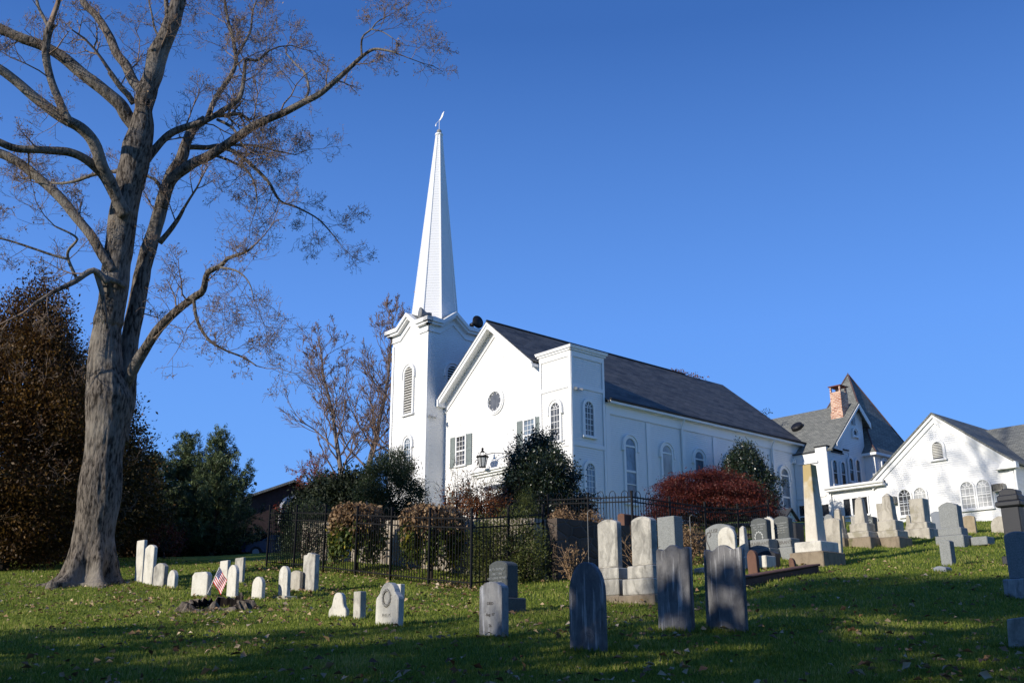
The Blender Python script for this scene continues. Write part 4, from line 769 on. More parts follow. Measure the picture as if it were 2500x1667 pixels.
# ---------------------------------------------------------------- plants
def unit(a): return a/(np.linalg.norm(a, axis=-1, keepdims=True)+1e-9)
class Segs:
    """thin branch pieces, built together as the one mesh of a crown"""
    def __init__(s): s.a = []; s.b = []; s.ra = []; s.rb = []
    def line(s, pts, r0, r1):
        n = len(pts)-1
        for i in range(n): s.a.append(pts[i]); s.b.append(pts[i+1]); s.ra.append(r0+(r1-r0)*i/n); s.rb.append(r0+(r1-r0)*(i+1)/n)
    def arrays(s, k=4):
        a, b = np.array(s.a), np.array(s.b); ra, rb = np.array(s.ra)[:, None], np.array(s.rb)[:, None]
        t = unit(b-a); h = np.where(np.abs(t[:, 2:3]) < .9, [[0, 0, 1.]], [[1., 0, 0]]); u = unit(np.cross(t, h)); w = np.cross(t, u); V = []
        for q, r in ((a, ra), (b+t*rb*.5, rb)):
            for j in range(k): c = 2*math.pi*j/k; V.append(q+r*(math.cos(c)*u+math.sin(c)*w))
        V = np.stack(V, 1).reshape(-1, 3); o = (np.arange(len(a))*2*k)[:, None]
        F = np.concatenate([o+np.array([[j, (j+1) % k, k+(j+1) % k, k+j]]) for j in range(k)], 0); return V, F
    def build(s, name, m, par, k=4): V, F = s.arrays(k); return mesh_obj(name, V, F, m, par, smooth=True)
def leaves(name, C, size, m, par, outward=None, aspect=.5, jit=.5, rng=None, rnd=None, droop=0., up=.0, loc=None, flat=0.):
    """a leaf-shaped quad at every point"""
    rng = rng or RNG; n = len(C); sz = size*(1+jit*(rng.random(n)-.5)*2)[:, None]
    ax = unit(rng.normal(size=(n, 3))+(outward*1.0 if outward is not None else 0)+np.array([0, 0, up-droop*2.])); nr = unit(np.cross(ax, rng.normal(size=(n, 3))+np.array([0, 0, flat]))); sd = np.cross(nr, ax)
    V = np.stack([C-ax*sz*.5, C+sd*sz*aspect*.5+nr*sz*.06, C+ax*sz*.5, C-sd*sz*aspect*.5+nr*sz*.06], 1).reshape(-1, 3)
    F = (np.arange(n)*4)[:, None]+np.array([[0, 1, 2, 3]]); rnd = rng.random(n) if rnd is None else rnd
    return mesh_obj(name, V, F, m, par, loc, attr=np.clip(rnd, 0, 1))
def noisefield(d, sc, seed): return np.array([mnoise.noise(Vector((x*sc+seed, y*sc, z*sc))) for x, y, z in d])
def crown(base, hgt, rx, ry, prof, ncl, per, sig, seed, rough=.3, inner=.35, ax=None):
    """cluster points of a crown: prof(t) = relative radius at relative height t"""
    rng = np.random.default_rng(seed); t = rng.random(ncl*8); pr = np.array([prof(x) for x in t]); keep = rng.random(ncl*8) < (pr/pr.max())**1.1; t, pr = t[keep][:ncl], pr[keep][:ncl]; n = len(t)
    th = rng.random(n)*2*math.pi; q = np.stack([np.cos(th), np.sin(th), t*2*hgt/max(rx, .1)*.5], 1); nz = noisefield(q, 1.7, seed*3.1)
    rr = pr*(1+rough*2.0*nz)*(1-(1-inner)*rng.random(n)**2.6)
    u, v = (np.array([1., 0, 0]), np.array([0, 1., 0])) if ax is None else ax
    c = np.asarray(base)+(rx*rr*np.cos(th))[:, None]*u+(ry*rr*np.sin(th))[:, None]*v+(t*hgt*(1+.06*rng.normal(size=n)))[:, None]*kv
    cv = rng.random(n); pts = np.repeat(c, per, 0)+rng.normal(size=(n*per, 3))*sig; out = np.repeat(unit((c-np.asarray(base)-kv*hgt*.35)), per, 0)
    return c, pts, out, np.repeat(cv, per)
egg = lambda t: max(.02, math.sin(math.pi*min(1, .12+t*.88))**.75*(1-.25*t)); dome = lambda t: max(.02, math.sqrt(max(0, 1-t**2.2))); cone = lambda t: max(.03, (1-t)**.85*min(1, .6+3*t)); ball = lambda t: max(.02, math.sqrt(max(0, 1-(2*t-1)**2)))
L_ = dict(
 holly=leafmat('holly_leaf', [(0, (.010, .016, .010)), (.6, (.022, .036, .016)), (.93, (.05, .07, .03)), (1, (.13, .15, .08))], .32, .5, .08),
 yew=leafmat('yew_needles', [(0, (.010, .018, .008)), (.7, (.028, .046, .016)), (1, (.07, .09, .03))], .5, .3, .1), olive=leafmat('yellow_green_leaf', [(0, (.035, .05, .012)), (.6, (.10, .12, .03)), (1, (.2, .2, .05))], .5, .3),
 maple=leafmat('dark_red_leaf', [(0, (.035, .010, .008)), (.6, (.115, .022, .014)), (.92, (.21, .05, .027)), (1, (.28, .10, .05))], .5, .3, .3),
 pine=leafmat('pine_needles', [(0, (.028, .042, .02)), (.6, (.09, .125, .05)), (1, (.20, .24, .10))], .5, .3, .1), gold=leafmat('rusty_leaf', [(0, (.028, .013, .005)), (.4, (.07, .032, .009)), (.7, (.11, .062, .013)), (.9, (.22, .11, .02)), (1, (.40, .20, .04))], .55, .3, .35),
 olivebrown=leafmat('olive_brown_leaf', [(0, (.02, .018, .006)), (.5, (.055, .045, .012)), (.85, (.11, .075, .018)), (1, (.30, .14, .03))], .55, .3, .3),
 rust=leafmat('orange_brown_leaf', [(0, (.06, .022, .010)), (.5, (.18, .06, .018)), (1, (.36, .14, .04))], .55, .3, .35), red=leafmat('scarlet_leaf', [(0, (.12, .02, .015)), (.6, (.30, .05, .03)), (1, (.42, .12, .06))], .55, .3, .35),
 tan=leafmat('dry_tan_leaf', [(0, (.14, .08, .04)), (.6, (.30, .19, .10)), (1, (.45, .31, .17))], .6, .3, .3), weepg=leafmat('green_yellow_leaf', [(0, (.03, .05, .012)), (.6, (.09, .13, .025)), (.86, (.16, .18, .04)), (1, (.42, .33, .04))], .5, .3, .35),
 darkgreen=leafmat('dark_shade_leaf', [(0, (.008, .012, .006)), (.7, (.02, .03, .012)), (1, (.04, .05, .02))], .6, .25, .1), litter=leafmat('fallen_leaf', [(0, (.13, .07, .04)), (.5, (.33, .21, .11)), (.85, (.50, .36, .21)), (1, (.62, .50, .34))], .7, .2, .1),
 grass=leafmat('grass_blade', [(0, (.12, .16, .022)), (.5, (.235, .295, .042)), (.82, (.36, .38, .085)), (1, (.54, .45, .17))], .6, .2, .45))
def barkmat(name, c, d, sc=(9, 9, 2.4), bmp=1., l=None):
    t = NT(name); v = t.coords(sc, jitter=False); n = t.noise(v, 1.6, 7, .65); w = t.noise(t.coords((1, 1, 1), jitter=False), .55, 4, .6)
    col = t.ramp(n, [(.40, d), (.56, c)]); 
    if l: col = t.mix(t.ramp(w, [(.5, (0, 0, 0)), (.62, (.7, .7, .7))]), col, l)
    t.bump(n, bmp, .06); return t.out(col, .95, .1)
BK = dict(big=barkmat('furrowed_bark', (.19, .16, .13), (.028, .023, .019), l=(.27, .24, .20)), twig=plain('twig_bark', (.22, .16, .12), .9, .1, .3), grey=plain('grey_bark', (.19, .16, .135), .9, .1, .3), dark=plain('dark_bark', (.05, .04, .033), .9, .1), redtwig=plain('reddish_twig', (.20, .14, .11), .9, .1))
def grow(sg, p, d, L, r, lev, rng, gn=.28, up=.12, kids=(7, 5), ratio=.5, minr=.004, tips=None, start=.25, ang=.9):
    n = max(3, int(L/.35)) if lev > 0 else 3; n = min(n, 9); pts = [np.array(p)]; d = unit(np.array(d))
    for i in range(n): d = unit(d+rng.normal(size=3)*gn+kv*up*.5); pts.append(pts[-1]+d*L/n)
    sg.line(pts, r, max(minr, r*.35))
    if tips is not None and lev <= 1: tips.append(pts[-1]); tips.append(pts[len(pts)//2])
    if lev <= 0: return
    k = kids[min(len(kids)-1, len(kids)-lev)]; k = max(2, int(k*(.7+.6*rng.random())))
    for j in range(k):
        f = start+(1-start)*(j+rng.random())/k; i = min(n-1, int(f*n)); q = pts[i]+(pts[i+1]-pts[i])*(f*n-i); t = unit(pts[i+1]-pts[i])
        s = rng.normal(size=3); s = unit(s-t*(s@t)); dd = unit(t*(1.1-ang*.5)+s*ang+kv*up)
        grow(sg, q, dd, L*ratio*(1.25-.65*f)*(.7+.6*rng.random()), max(minr, r*.55*(1-.4*f)), lev-1, rng, gn, up, kids, ratio, minr, tips, .2, ang)
# ---------------------------------------------------------------- the big bare tree
def Z1(x, y): return (x/2.24, y/2.24)
def Z2(x, y): return (x/1.47, y/1.47+600)
TY = 28.
def limb(pts, Y0, Y1, w0, w1):   # traced course of a limb; it also leans towards or away from the viewer (Y0..Y1); widths in photo px
    n = len(pts); P3 = [P(x, y, Y0+(Y1-Y0)*i/(n-1)) for i, (x, y) in enumerate(pts)]; out = []
    for i in range(n-1):       # smooth course
        p0, p1, p2, p3 = P3[max(0, i-1)], P3[i], P3[i+1], P3[min(n-1, i+2)]
        for k in range(4): t = k/4; out.append(.5*((2*p1)+(-p0+p2)*t+(2*p0-5*p1+4*p2-p3)*t*t+(-p0+3*p1-3*p2+p3)*t**3))
    out.append(P3[-1]); m = len(out); r = [(np.interp(i/4, range(len(w0)), w0) if isinstance(w0, list) else w0+(w1-w0)*i/(m-1))*.5*TY/FPX*1.04 for i in range(m)]; return out, r
LIMBS = [  # points, depth start/end, width start/end, twig density
 ([(262, 800), (276, 715), (286, 640), (300, 540), (316, 446), (327, 402), (334, 357), (346, 312), (351, 268), (358, 223), (375, 178), (385, 134), (408, 90), (425, 45), (438, 0), (455, -90), (480, -200)], 28, 27, [70, 68, 66, 68, 70, 74, 76, 58, 46, 54, 46, 52, 44, 42, 37, 33, 26], 0, .35),
 ([Z1(790, 520), Z1(745, 470), Z1(690, 370), Z1(640, 300), Z1(600, 200), Z1(530, 90), Z1(450, 0), Z1(380, -150)], 27.6, 29, 30, 17, .5),
 ([Z1(760, 720), Z1(700, 640), Z1(660, 570), Z1(580, 500), Z1(470, 420), Z1(350, 320), Z1(230, 250), Z1(110, 205), Z1(-40, 140), Z1(-300, 60)], 27.8, 26, 36, 22, .8),
 ([Z1(690, 1180), Z1(640, 1080), Z1(600, 985), Z1(560, 900), Z1(510, 780), Z1(440, 700), Z1(340, 640), Z1(200, 540), Z1(80, 440), Z1(-40, 360), Z1(-300, 250)], 27.4, 24.5, 33, 21, .4),
 ([Z1(395, 680), Z1(365, 630), Z1(325, 540), Z1(280, 430), Z1(250, 310), Z1(255, 200), Z1(280, 125)], 25.6, 25, 20, 19, .6),
 ([Z1(265, 150), Z1(235, 90), Z1(205, 30), Z1(190, -60)], 25.1, 25.3, 10, 6, .9),
 ([Z1(620, 1060), Z1(560, 950), Z1(480, 880), Z1(370, 830), Z1(250, 820), Z1(100, 812), Z1(-20, 770), Z1(-200, 700)], 27.2, 25, 24, 16, .4),
 ([Z1(620, 1480), Z1(560, 1400), Z1(500, 1300), Z1(420, 1200), Z1(340, 1100), Z1(250, 1010), Z1(150, 925), Z1(40, 855), Z1(-60, 820), Z1(-250, 740)], 27.6, 26.5, 25, 22, .5),
 ([Z1(660, 930), Z1(520, 955), Z1(400, 990), Z1(310, 998), Z1(220, 980), Z1(130, 970)], 28.2, 30, 11, 5, 1.),
 ([Z2(385, 135), Z2(335, 90), Z2(270, 130), Z2(200, 165), Z2(120, 210)], 27.2, 26.2, 17, 8, .7),
 ([Z2(450, 150), Z2(420, 130), Z2(380, 118), Z2(335, 92)], 27.6, 27.1, 14, 15, .0),
 ([Z2(340, 95), Z2(365, 170), Z2(378, 240), Z2(382, 295)], 27.1, 27.3, 14, 6, .0),
 ([Z1(420, 1530), Z1(372, 1420), Z1(375, 1365), Z1(425, 1310), Z1(390, 1275), Z1(300, 1235)], 27, 26, 9, 4, 1.2),
 ([Z1(370, 1412), Z1(270, 1385), Z1(190, 1360), Z1(90, 1330), Z1(0, 1310), Z1(-80, 1300)], 26.6, 26, 7, 4, 1.2),
 ([(290, 1080), (304, 980), (313, 890), (322, 800), (342, 700), (362, 610), Z1(865, 1200), Z1(900, 1060), Z1(935, 950), Z1(990, 860), Z1(1020, 780), Z1(1060, 700), Z1(1120, 655)], 28.5, 29.5, 50, 23, .35),
 ([Z1(745, 990), Z1(790, 900), Z1(850, 815), Z1(930, 735), Z1(1030, 690), Z1(1120, 660), Z1(1230, 600), Z1(1310, 540), Z1(1330, 430), Z1(1345, 330), Z1(1410, 330), Z1(1470, 280)], 28, 28.4, 24, 6, 1.3),
 ([Z1(1130, 655), Z1(1180, 540), Z1(1260, 420), Z1(1295, 330), Z1(1280, 230), Z1(1245, 110), Z1(1225, 0), Z1(1215, -80)], 29.2, 31, 16, 6, 1.6),
 ([Z1(1290, 320), Z1(1350, 220), Z1(1375, 140), Z1(1390, 40), Z1(1420, -30)], 30, 31, 8, 4, 1.5),
 ([Z1(885, 1140), Z1(905, 1050), Z1(950, 970), Z1(1050, 895), Z1(1150, 850), Z1(1250, 780), Z1(1350, 712), Z1(1450, 660), Z1(1550, 620), Z1(1660, 560), Z1(1760, 510), Z1(1850, 430), Z1(1930, 355), Z1(1990, 300), Z1(2045, 268), Z1(2110, 275), Z1(2165, 290)], 29, 27, 33, 4, .75),
 ([Z1(1975, 315), Z1(1980, 210), Z1(2030, 160), Z1(2060, 120), Z1(2110, 90)], 27.2, 27, 6, 2.5, 2.),
 ([Z1(2030, 160), Z1(2090, 175), Z1(2150, 215)], 27, 26.8, 4, 2, 2.),
 ([Z1(1660, 560), Z1(1690, 490), Z1(1672, 400), Z1(1620, 355), Z1(1560, 290)], 28, 28.5, 8, 4, 1.6),
 ([Z1(1000, 810), Z1(1060, 803), Z1(1130, 805), Z1(1210, 800), Z1(1310, 850), Z1(1400, 920), Z1(1470, 1000), Z1(1530, 1095), Z1(1620, 1130), Z1(1750, 1200), Z1(1840, 1300)], 29.4, 31, 17, 3, 2.),
 ([Z1(1160, 850), Z1(1260, 880), Z1(1350, 930), Z1(1400, 1030), Z1(1410, 1110)], 29, 28, 9, 3, 1.8),
 ([Z1(1200, 800), Z1(1380, 795), Z1(1500, 825), Z1(1620, 850)], 30, 31.5, 8, 3, 1.8),
 ([Z1(1190, 655), Z1(1270, 700), Z1(1310, 770), Z1(1330, 800)], 28.6, 28.2, 9, 4, 1.2),
 ([Z2(430, 540), Z2(465, 475), Z2(505, 395), Z2(560, 310), Z2(620, 248), Z2(690, 190), Z2(725, 160), Z2(740, 100), Z2(790, 70), Z1(1250, 1410), Z1(1340, 1380), Z1(1390, 1340)], 28.3, 26, 30, 4, .8),
 ([Z2(695, 190), Z2(712, 280), Z2(745, 335), Z2(800, 370), Z2(870, 400), Z2(920, 430)], 26.8, 26, 9, 3, 1.8),
 ([Z2(790, 75), Z2(850, 90), Z2(890, 130), Z2(910, 190)], 26.3, 26, 6, 2, 1.8),
 ([Z1(730, 570), Z1(700, 520), Z1(660, 475), Z1(600, 395)], 27.6, 27, 15, 14, .15), ([Z1(870, 330), Z1(840, 290), Z1(832, 265)], 27.2, 27, 16, 14, .0),
 ([Z1(870, 1330), Z1(930, 1260), Z1(980, 1190), Z1(1005, 1140)], 28.6, 28.2, 15, 9, .4), ([Z1(890, 1050), Z1(850, 985), Z1(790, 955)], 28.6, 29, 11, 7, .3), ([Z1(920, 80), Z1(910, 0), Z1(905, -80)], 27, 27.4, 14, 9, .8), ([Z1(880, 215), Z1(850, 160), Z1(830, 60), Z1(815, -40)], 27, 28, 7, 4, 1.),

 ([(455, -90), (445, -250), (405, -400), (380, -560), (390, -680)], 27, 28.5, 24, 7, 1.), ([(480, -200), (520, -330), (590, -460), (620, -600)], 27, 25.5, 24, 7, 1.), ([(170, -65), (120, -190), (60, -330), (40, -450)], 29, 30, 16, 6, 1.), ([(405, -80), (450, -230), (560, -300), (700, -330)], 27.4, 29, 10, 5, 1.), ([(540, -30), (560, -150), (620, -260)], 31, 32, 7, 3, 1.4),
]
tg = onground(214, 1428)
bigtree = thing('bare_tree', tg, 'huge old bare tree with furrowed trunk and sprawling limbs, rising out of frame at left', 'tree')
m = MB(); tips = []; sg = Segs(); rng = np.random.default_rng(5)
# trunk with root flare
tr = [(tg+kv*-.3, 94), (P(222, 1405, TY), 82), (P(228, 1370, TY), 90), (P(231, 1300, TY), 86), (P(243, 1200, TY), 96), (P(252, 1120, TY), 85), (P(260, 1040, TY), 92), (P(264, 970, TY), 104), (P(256, 900, TY), 84), (P(259, 830, TY), 72), (P(264, 790, TY), 66), (P(270, 750, TY), 60)]
pts, rr = [], []
for i in range(len(tr)-1):
    for k in range(16): t = k/16; pts.append(tr[i][0]*(1-t)+tr[i+1][0]*t); rr.append((tr[i][1]*(1-t)+tr[i+1][1]*t)*.5*TY/FPX*1.04)
n = 112; V, Fc = [], []
for i, (p, r_) in enumerate(zip(pts, rr)):
    z = p[2]-tg[2]
    for j in range(n):
        a = 2*math.pi*j/n; fl = math.exp(-max(0, z)/.46); rib = (.5+.5*math.cos(a*7+.8+.8*math.sin(a*2)))**1.5; ca, sa_ = math.cos(a), math.sin(a)
        fr = mnoise.noise(Vector((ca*5.2, sa_*5.2, z*.9)))+.5*mnoise.noise(Vector((ca*11, sa_*11, z*2.2+5))); fr = -abs(fr)*.085+.02
        q = 1+fl*(.08+1.15*rib)+.07*mnoise.noise(Vector((ca*1.4, sa_*1.4, z*.8)))+fr*(1 if z < 9 else .7)
        V.append(p+r_*q*np.array([math.cos(a), math.sin(a), 0])*(1 if z > .02 else 1.15))
for i in range(len(pts)-1):
    for j in range(n): k = (j+1) % n; Fc.append((i*n+j, i*n+k, (i+1)*n+k, (i+1)*n+j))
m.add(V, Fc)
for (lp, y0, y1, w0, w1, dens) in LIMBS:
    cp, cr = limb(lp, y0, y1, w0, w1)
    cp = [p+np.array([mnoise.noise(Vector(p*.9)), 0, mnoise.noise(Vector(p*.9+7))])*.05 for p in cp]
    m.tube(cp, [r_*(1+.12*mnoise.noise(Vector(p*2.))) for p, r_ in zip(cp, cr)], 16 if (isinstance(w0, list) or w0 > 20) else 8)
    if dens <= 0: continue
    s = np.concatenate([[0], np.cumsum([np.linalg.norm(cp[i+1]-cp[i]) for i in range(len(cp)-1)])]); Lt = s[-1]; nk = int(Lt*1.1*dens)+1
    for j in range(nk):
        f = .22+.78*(j+rng.random())/nk; i = min(len(cp)-2, int(np.searchsorted(s, f*Lt)-1)); i = max(0, i); q = cp[i]+(cp[i+1]-cp[i])*rng.random(); t = unit(cp[i+1]-cp[i]); d = rng.normal(size=3); d = unit(d-t*(d@t))
        grow(sg, q, unit(t*.7+d*.9+kv*(.25 if dens < 1.7 else .0)), (.8+1.3*rng.random())*(1.15-.5*f), max(.010, min(.03, cr[i]*.35)), 3, rng, .24, .12, (7, 6, 4), .55, .0046, tips)
    grow(sg, cp[-1], unit(cp[-1]-cp[-2]), 1.6, cr[-1]*.9, 3, rng, .22, .1, (7, 6, 4), .55, .0046, tips)
m.build('trunk', BK['big'], bigtree, smooth=True)
cw_ = sg.build('crown', BK['twig'], bigtree, 3)
tp_ = np.array(tips); sel = tp_[rng.random(len(tp_)) < .16]; leaves('leaves', sel+rng.normal(size=sel.shape)*.06, .06, L_['tan'], cw_, droop=.4, rng=rng)
print('BIGTREE segs', len(sg.a), 'tips', len(tips))
# ---------------------------------------------------------------- other bare trees
def bare_tree(base, hgt, label, seed, spread=.55, stems=1, leafm=None, leaf=.0, lsize=.12, bark='grey', name='bare_tree', group=None, r0=None, tw=(8, 6, 5), minr=.008, levels=3, lowleaf=None, clear=.25, lean=(0, 0), nbf=1.):
    r = thing(name, base, label, 'tree', group); rng = np.random.default_rng(seed); sg = Segs(); tips = []; m = MB(); r0 = r0 or hgt*.016
    for sidx in range(stems):
        d = unit(np.array([rng.normal()*.16+lean[0], rng.normal()*.16+lean[1], 1.])) if stems > 1 else unit(np.array([lean[0], lean[1], 1.])); p = np.array(base)+np.array([rng.normal()*.25, rng.normal()*.25, -.3])*(stems > 1)-kv*.2; pts = [p]
        nseg = 12; h = hgt*(1 if sidx == 0 else .75+.2*rng.random())
        for i in range(nseg): d = unit(d+rng.normal(size=3)*.07+kv*.06); pts.append(pts[-1]+d*h*.86/nseg)
        rs = [r0*(1-.86*(i/nseg)**.9)*(1.25 if i == 0 else 1) for i in range(nseg+1)]; m.tube(pts, rs, 9)
        nb = int((13+hgt*.6)*nbf)
        for j in range(nb):
            f = clear+(1-clear)*(j+.5*rng.random())/nb; i = min(nseg-1, int(f*nseg)); q = pts[i]+(pts[i+1]-pts[i])*(f*nseg-i); a = j*2.4+rng.random(); o = np.array([math.cos(a), math.sin(a), 0])
            L = hgt*spread*(1.05-.75*f)*(.75+.5*rng.random()); grow(sg, q, unit(o*.85+kv*(.55+.5*f)), L, max(.015, rs[i]*.42), levels, rng, .16, .16, tw, .5, minr, tips, .2, .62)
    m.build('trunk', BK[bark], r, smooth=True); c = sg.build('crown', BK['twig' if bark != 'grey' else 'redtwig'], r, 3)
    if leafm:
        t = np.array(tips); s = t[rng.random(len(t)) < leaf]
        if lowleaf is not None: s = s[rng.random(len(s)) < np.clip((lowleaf-(s[:, 2]-base[2])/hgt)*4+.1, .06, 1)]
        s = np.repeat(s, 2, 0)+rng.normal(size=(len(s)*2, 3))*.12; leaves('leaves', s, lsize, leafm, c, rng=rng)
    return r
def gpt(x, Y): q = P(x, 1400, Y); q[2] = H1(q); return q
def leafy(name, label, base, hgt, rx, ry, prof, ncl, per, sig, size, lm, seed, cat='tree', group=None, rough=.3, inner=.35, trunk=.0, tr=.12, aspect=.5, droop=0., up=0., bark='dark', lift=0., ax=None, stem='trunk', crn='crown', flat=0., shoots=0, twigs=0):
    r = thing(name, base, label, cat, group); b2 = np.asarray(base)+kv*lift; c, pts, out, cv = crown(b2, hgt-lift, rx, ry, prof, ncl, per, sig, seed, rough, inner, ax); rng = np.random.default_rng(seed+1)
    m = MB(); top = np.asarray(base)+kv*(lift+(hgt-lift)*.6); m.tube([np.asarray(base)-kv*.2, (np.asarray(base)+top)/2+rng.normal(size=3)*tr, top], [tr*1.2, tr*.8, tr*.25], 8)
    for i in rng.choice(len(c), min(26, len(c)), False):
        f = rng.random()*.7+.15; q = (np.asarray(base)+kv*.1)*(1-f)+top*f; m.tube([q, (q+c[i])/2+rng.normal(size=3)*.1, c[i]], [tr*.4, tr*.25, tr*.1], 5)
    m.build(stem, BK[bark], r)
    if twigs:
        sg = Segs()
        for i in rng.choice(len(c), twigs): grow(sg, c[i], unit(c[i]-np.asarray(base)-kv*hgt*.3+kv*hgt*.15), hgt*.15*(.6+.6*rng.random()), .014, 2, rng, .2, .1, (6, 4), .5, .006)
        sg.build('twigs', BK['twig'], r, 3)
    if shoots:
        k = rng.choice(len(c), shoots); s = np.concatenate([c[i]+np.outer(np.linspace(0, 1, 40), unit(kv+rng.normal(size=3)*.18)*hgt*.12*(.5+rng.random()))+rng.normal(size=(40, 3))*.04 for i in k]); pts = np.concatenate([pts, s]); out = np.concatenate([out, np.tile(kv, (len(s), 1))]); cv = np.concatenate([cv, rng.random(len(s))])
    leaves(crn, pts, size, lm, r, out, aspect, .5, rng, .55*rng.random(len(pts))+.45*cv, droop, up, flat=flat); return r
bare_tree(gpt(893, 78), 27.5, 'tall bare tree with upright grey limbs behind the church tower', 21, .25, 3, L_['rust'], .06, .16, r0=.33, tw=(6, 5, 4), minr=.016, clear=.32, bark='grey', nbf=.85)
bare_tree(gpt(790, 72), 9., 'slighter bare tree with clinging red leaves, left of the tall bare tree', 33, .42, 3, L_['red'], .45, .15, r0=.12, tw=(7, 5, 4), minr=.010, lowleaf=.85, clear=.12)
leafy('autumn_tree', 'large rusty golden autumn tree filling the left edge behind the big bare tree', gpt(-5, 36), 10.2, 3.3, 3.0, egg, 2100, 75, .28, .11, L_['gold'], 41, rough=.36, trunk=1, twigs=90, tr=.3, inner=.3, lift=.4)
leafy('autumn_tree', 'smaller orange-brown tree peeping out right behind the big trunk', gpt(275, 52), 6.2, 2.2, 2., egg, 620, 60, .28, .12, L_['gold'], 43, rough=.3, tr=.16)
leafy('autumn_tree', 'dark olive brown tree filling the gap between the golden tree and the big trunk', gpt(150, 43), 8.6, 3.0, 2.6, egg, 1200, 60, .34, .14, L_['olivebrown'], 46, rough=.42, tr=.2, twigs=50)
leafy('red_shrub', 'low reddish shrub at the left edge of the lawn', gpt(20, 40), 1.6, 1.8, 1.2, dome, 110, 30, .16, .09, L_['maple'], 44, 'shrub', tr=.05, stem='stem', crn='foliage')
leafy('red_shrub', 'small twiggy red shrub behind the two tallest leaning slabs', gpt(395, 44), 1.5, .8, .8, ball, 50, 24, .14, .08, L_['maple'], 45, 'shrub', tr=.04, stem='stem', crn='foliage')
def pine(x, Y, yt, rad_, label, seed):
    base = gpt(x, Y); hgt = P(x, yt, Y)[2]-base[2]; r = thing('pine_tree', base, label, 'tree', 'pines beyond the lawn'); rng = np.random.default_rng(seed); m = MB(); m.tube([base-kv*.2, base+kv*hgt*.5, base+kv*hgt], [.17, .11, .03], 8); sg = Segs(); C = []; O = []; cvs = []
    for lev in np.linspace(.04, 1., 24):
        nb = 8 if lev < .8 else 5; k = (1-lev)**.85*min(1, .75+lev)*1.15*(1+.25*rng.normal()*.6)
        for j in range(nb):
            a = rng.random()*6.28; L = max(.35, rad_*k*(.7+.5*rng.random())); o = np.array([math.cos(a), math.sin(a), .28+.35*lev]); p0 = base+kv*hgt*lev*.94; n = max(2, int(L/.28)); pts = [p0+o*L*i/n+kv*.16*L*(i/n)**2 for i in range(n+1)]; sg.line(pts, .03, .01)
            for i in range(max(1, n//3), n+1):
                c = pts[i]+rng.normal(size=3)*.1; cc = rng.random()
                for q in range(3): e = c+rng.normal(size=3)*.14+kv*.08; C.append(np.repeat(e[None], 16, 0)+rng.normal(size=(16, 3))*.075); O.append(np.tile(unit(o+kv*.5), (16, 1))); cvs.append(np.full(16, cc))
    m.build('trunk', BK['dark'], r); C = np.concatenate(C); O = np.concatenate(O); cr = leaves('crown', C, .24, L_['pine'], r, O, .16, .4, rng, .4*rng.random(len(C))+.6*np.concatenate(cvs)); sg.build('branches', BK['dark'], cr, 3)
pine(345, 56, 1112, 2.5, 'shortest of the three dark green pines, left', 51); pine(430, 58, 1060, 3.1, 'dark green pine in the middle of three beyond the lawn', 52); pine(512, 57, 1056, 2.9, 'dark green pine at the right of three, beside the brown house', 53)
# evergreens round the church
leafy('evergreen_shrub', 'tall rounded evergreen against the foot of the church tower', gpt(948, 47), 4.3, 1.75, 1.7, lambda t: max(.03, (1-t**2.4)**.55), 620, 90, .16, .10, L_['yew'], 61, 'shrub', rough=.18, tr=.1, aspect=.3, stem='stem', crn='foliage', up=.6)
leafy('holly_tree', 'big dark holly bush before the church entrance', P(1320, 1330, 37), 3.95, 1.72, 1.6, lambda t: max(.03, (1-t**1.9)**.62*min(1, .85+t)), 1000, 75, .14, .085, L_['holly'], 62, 'shrub', rough=.24, tr=.1, stem='stem', crn='foliage', shoots=26)
q = B(-2.1, 12.0, 6.0); q[2] = H1(q)
leafy('holly_tree', 'dark narrow-topped holly beside the long church wall', q, 5.6, 2.25, 1.9, lambda t: max(.03, (1-t**2.)**.7*min(1, .85+t)), 800, 80, .17, .11, L_['holly'], 63, 'shrub', rough=.28, tr=.1, stem='stem', crn='foliage', shoots=22)
def jmaple(x0, x1, yt, yb, Y, label, seed):
    b = P((x0+x1)/2, yb, Y); b[2] = H1(b); top = P((x0+x1)/2, yt, Y)[2]; r = thing('japanese_maple', b, label, 'tree'); rng = np.random.default_rng(seed); R = (x1-x0)/2*Y/FPX*1.02; h = top-b[2]; C, O, cv = [], [], []; m = MB()
    for k in range(300):
        a = rng.random()*6.28; rr = math.sqrt(rng.random()); zz = h*(.97*math.sqrt(max(0, 1-.92*rr**2.2)))*(1-.62*rng.random()**1.3*(.35+.65*rr)); lob = 1+.55*mnoise.noise(Vector((math.cos(a)*rr*2.6, math.sin(a)*rr*2.6, seed))); c = b+np.array([math.cos(a)*R*rr*(1+.32*mnoise.noise(Vector((math.cos(a)*2, math.sin(a)*2, 3.)))), math.sin(a)*R*rr*.8, max(.2, zz*lob)]); o = unit(np.array([math.cos(a), math.sin(a), -.25])); n = 190
        q = rng.normal(size=(n, 3))*np.array([.27, .27, .06]); q[:, 2] -= .30*(q[:, :2]@o[:2]).clip(-.3, 1)*.9; C.append(c+q); O.append(np.tile(o-kv*.5, (n, 1))); cv.append(np.full(n, rng.random()))
        if k < 24: m.tube([b+kv*.2, b*.5+c*.5+kv*.25, c], [.05, .035, .015], 5)
    m.tube([b-kv*.2, b+kv*.6], [.12, .08], 8); m.build('trunk', BK['dark'], r); C = np.concatenate(C); leaves('crown', C, .075, L_['maple'], r, np.concatenate(O), .3, .5, rng, .5*rng.random(len(C))+.5*np.concatenate(cv))
jmaple(1588, 1888, 1153, 1325, 36, 'wide mounded Japanese maple with dark red leaves', 71)
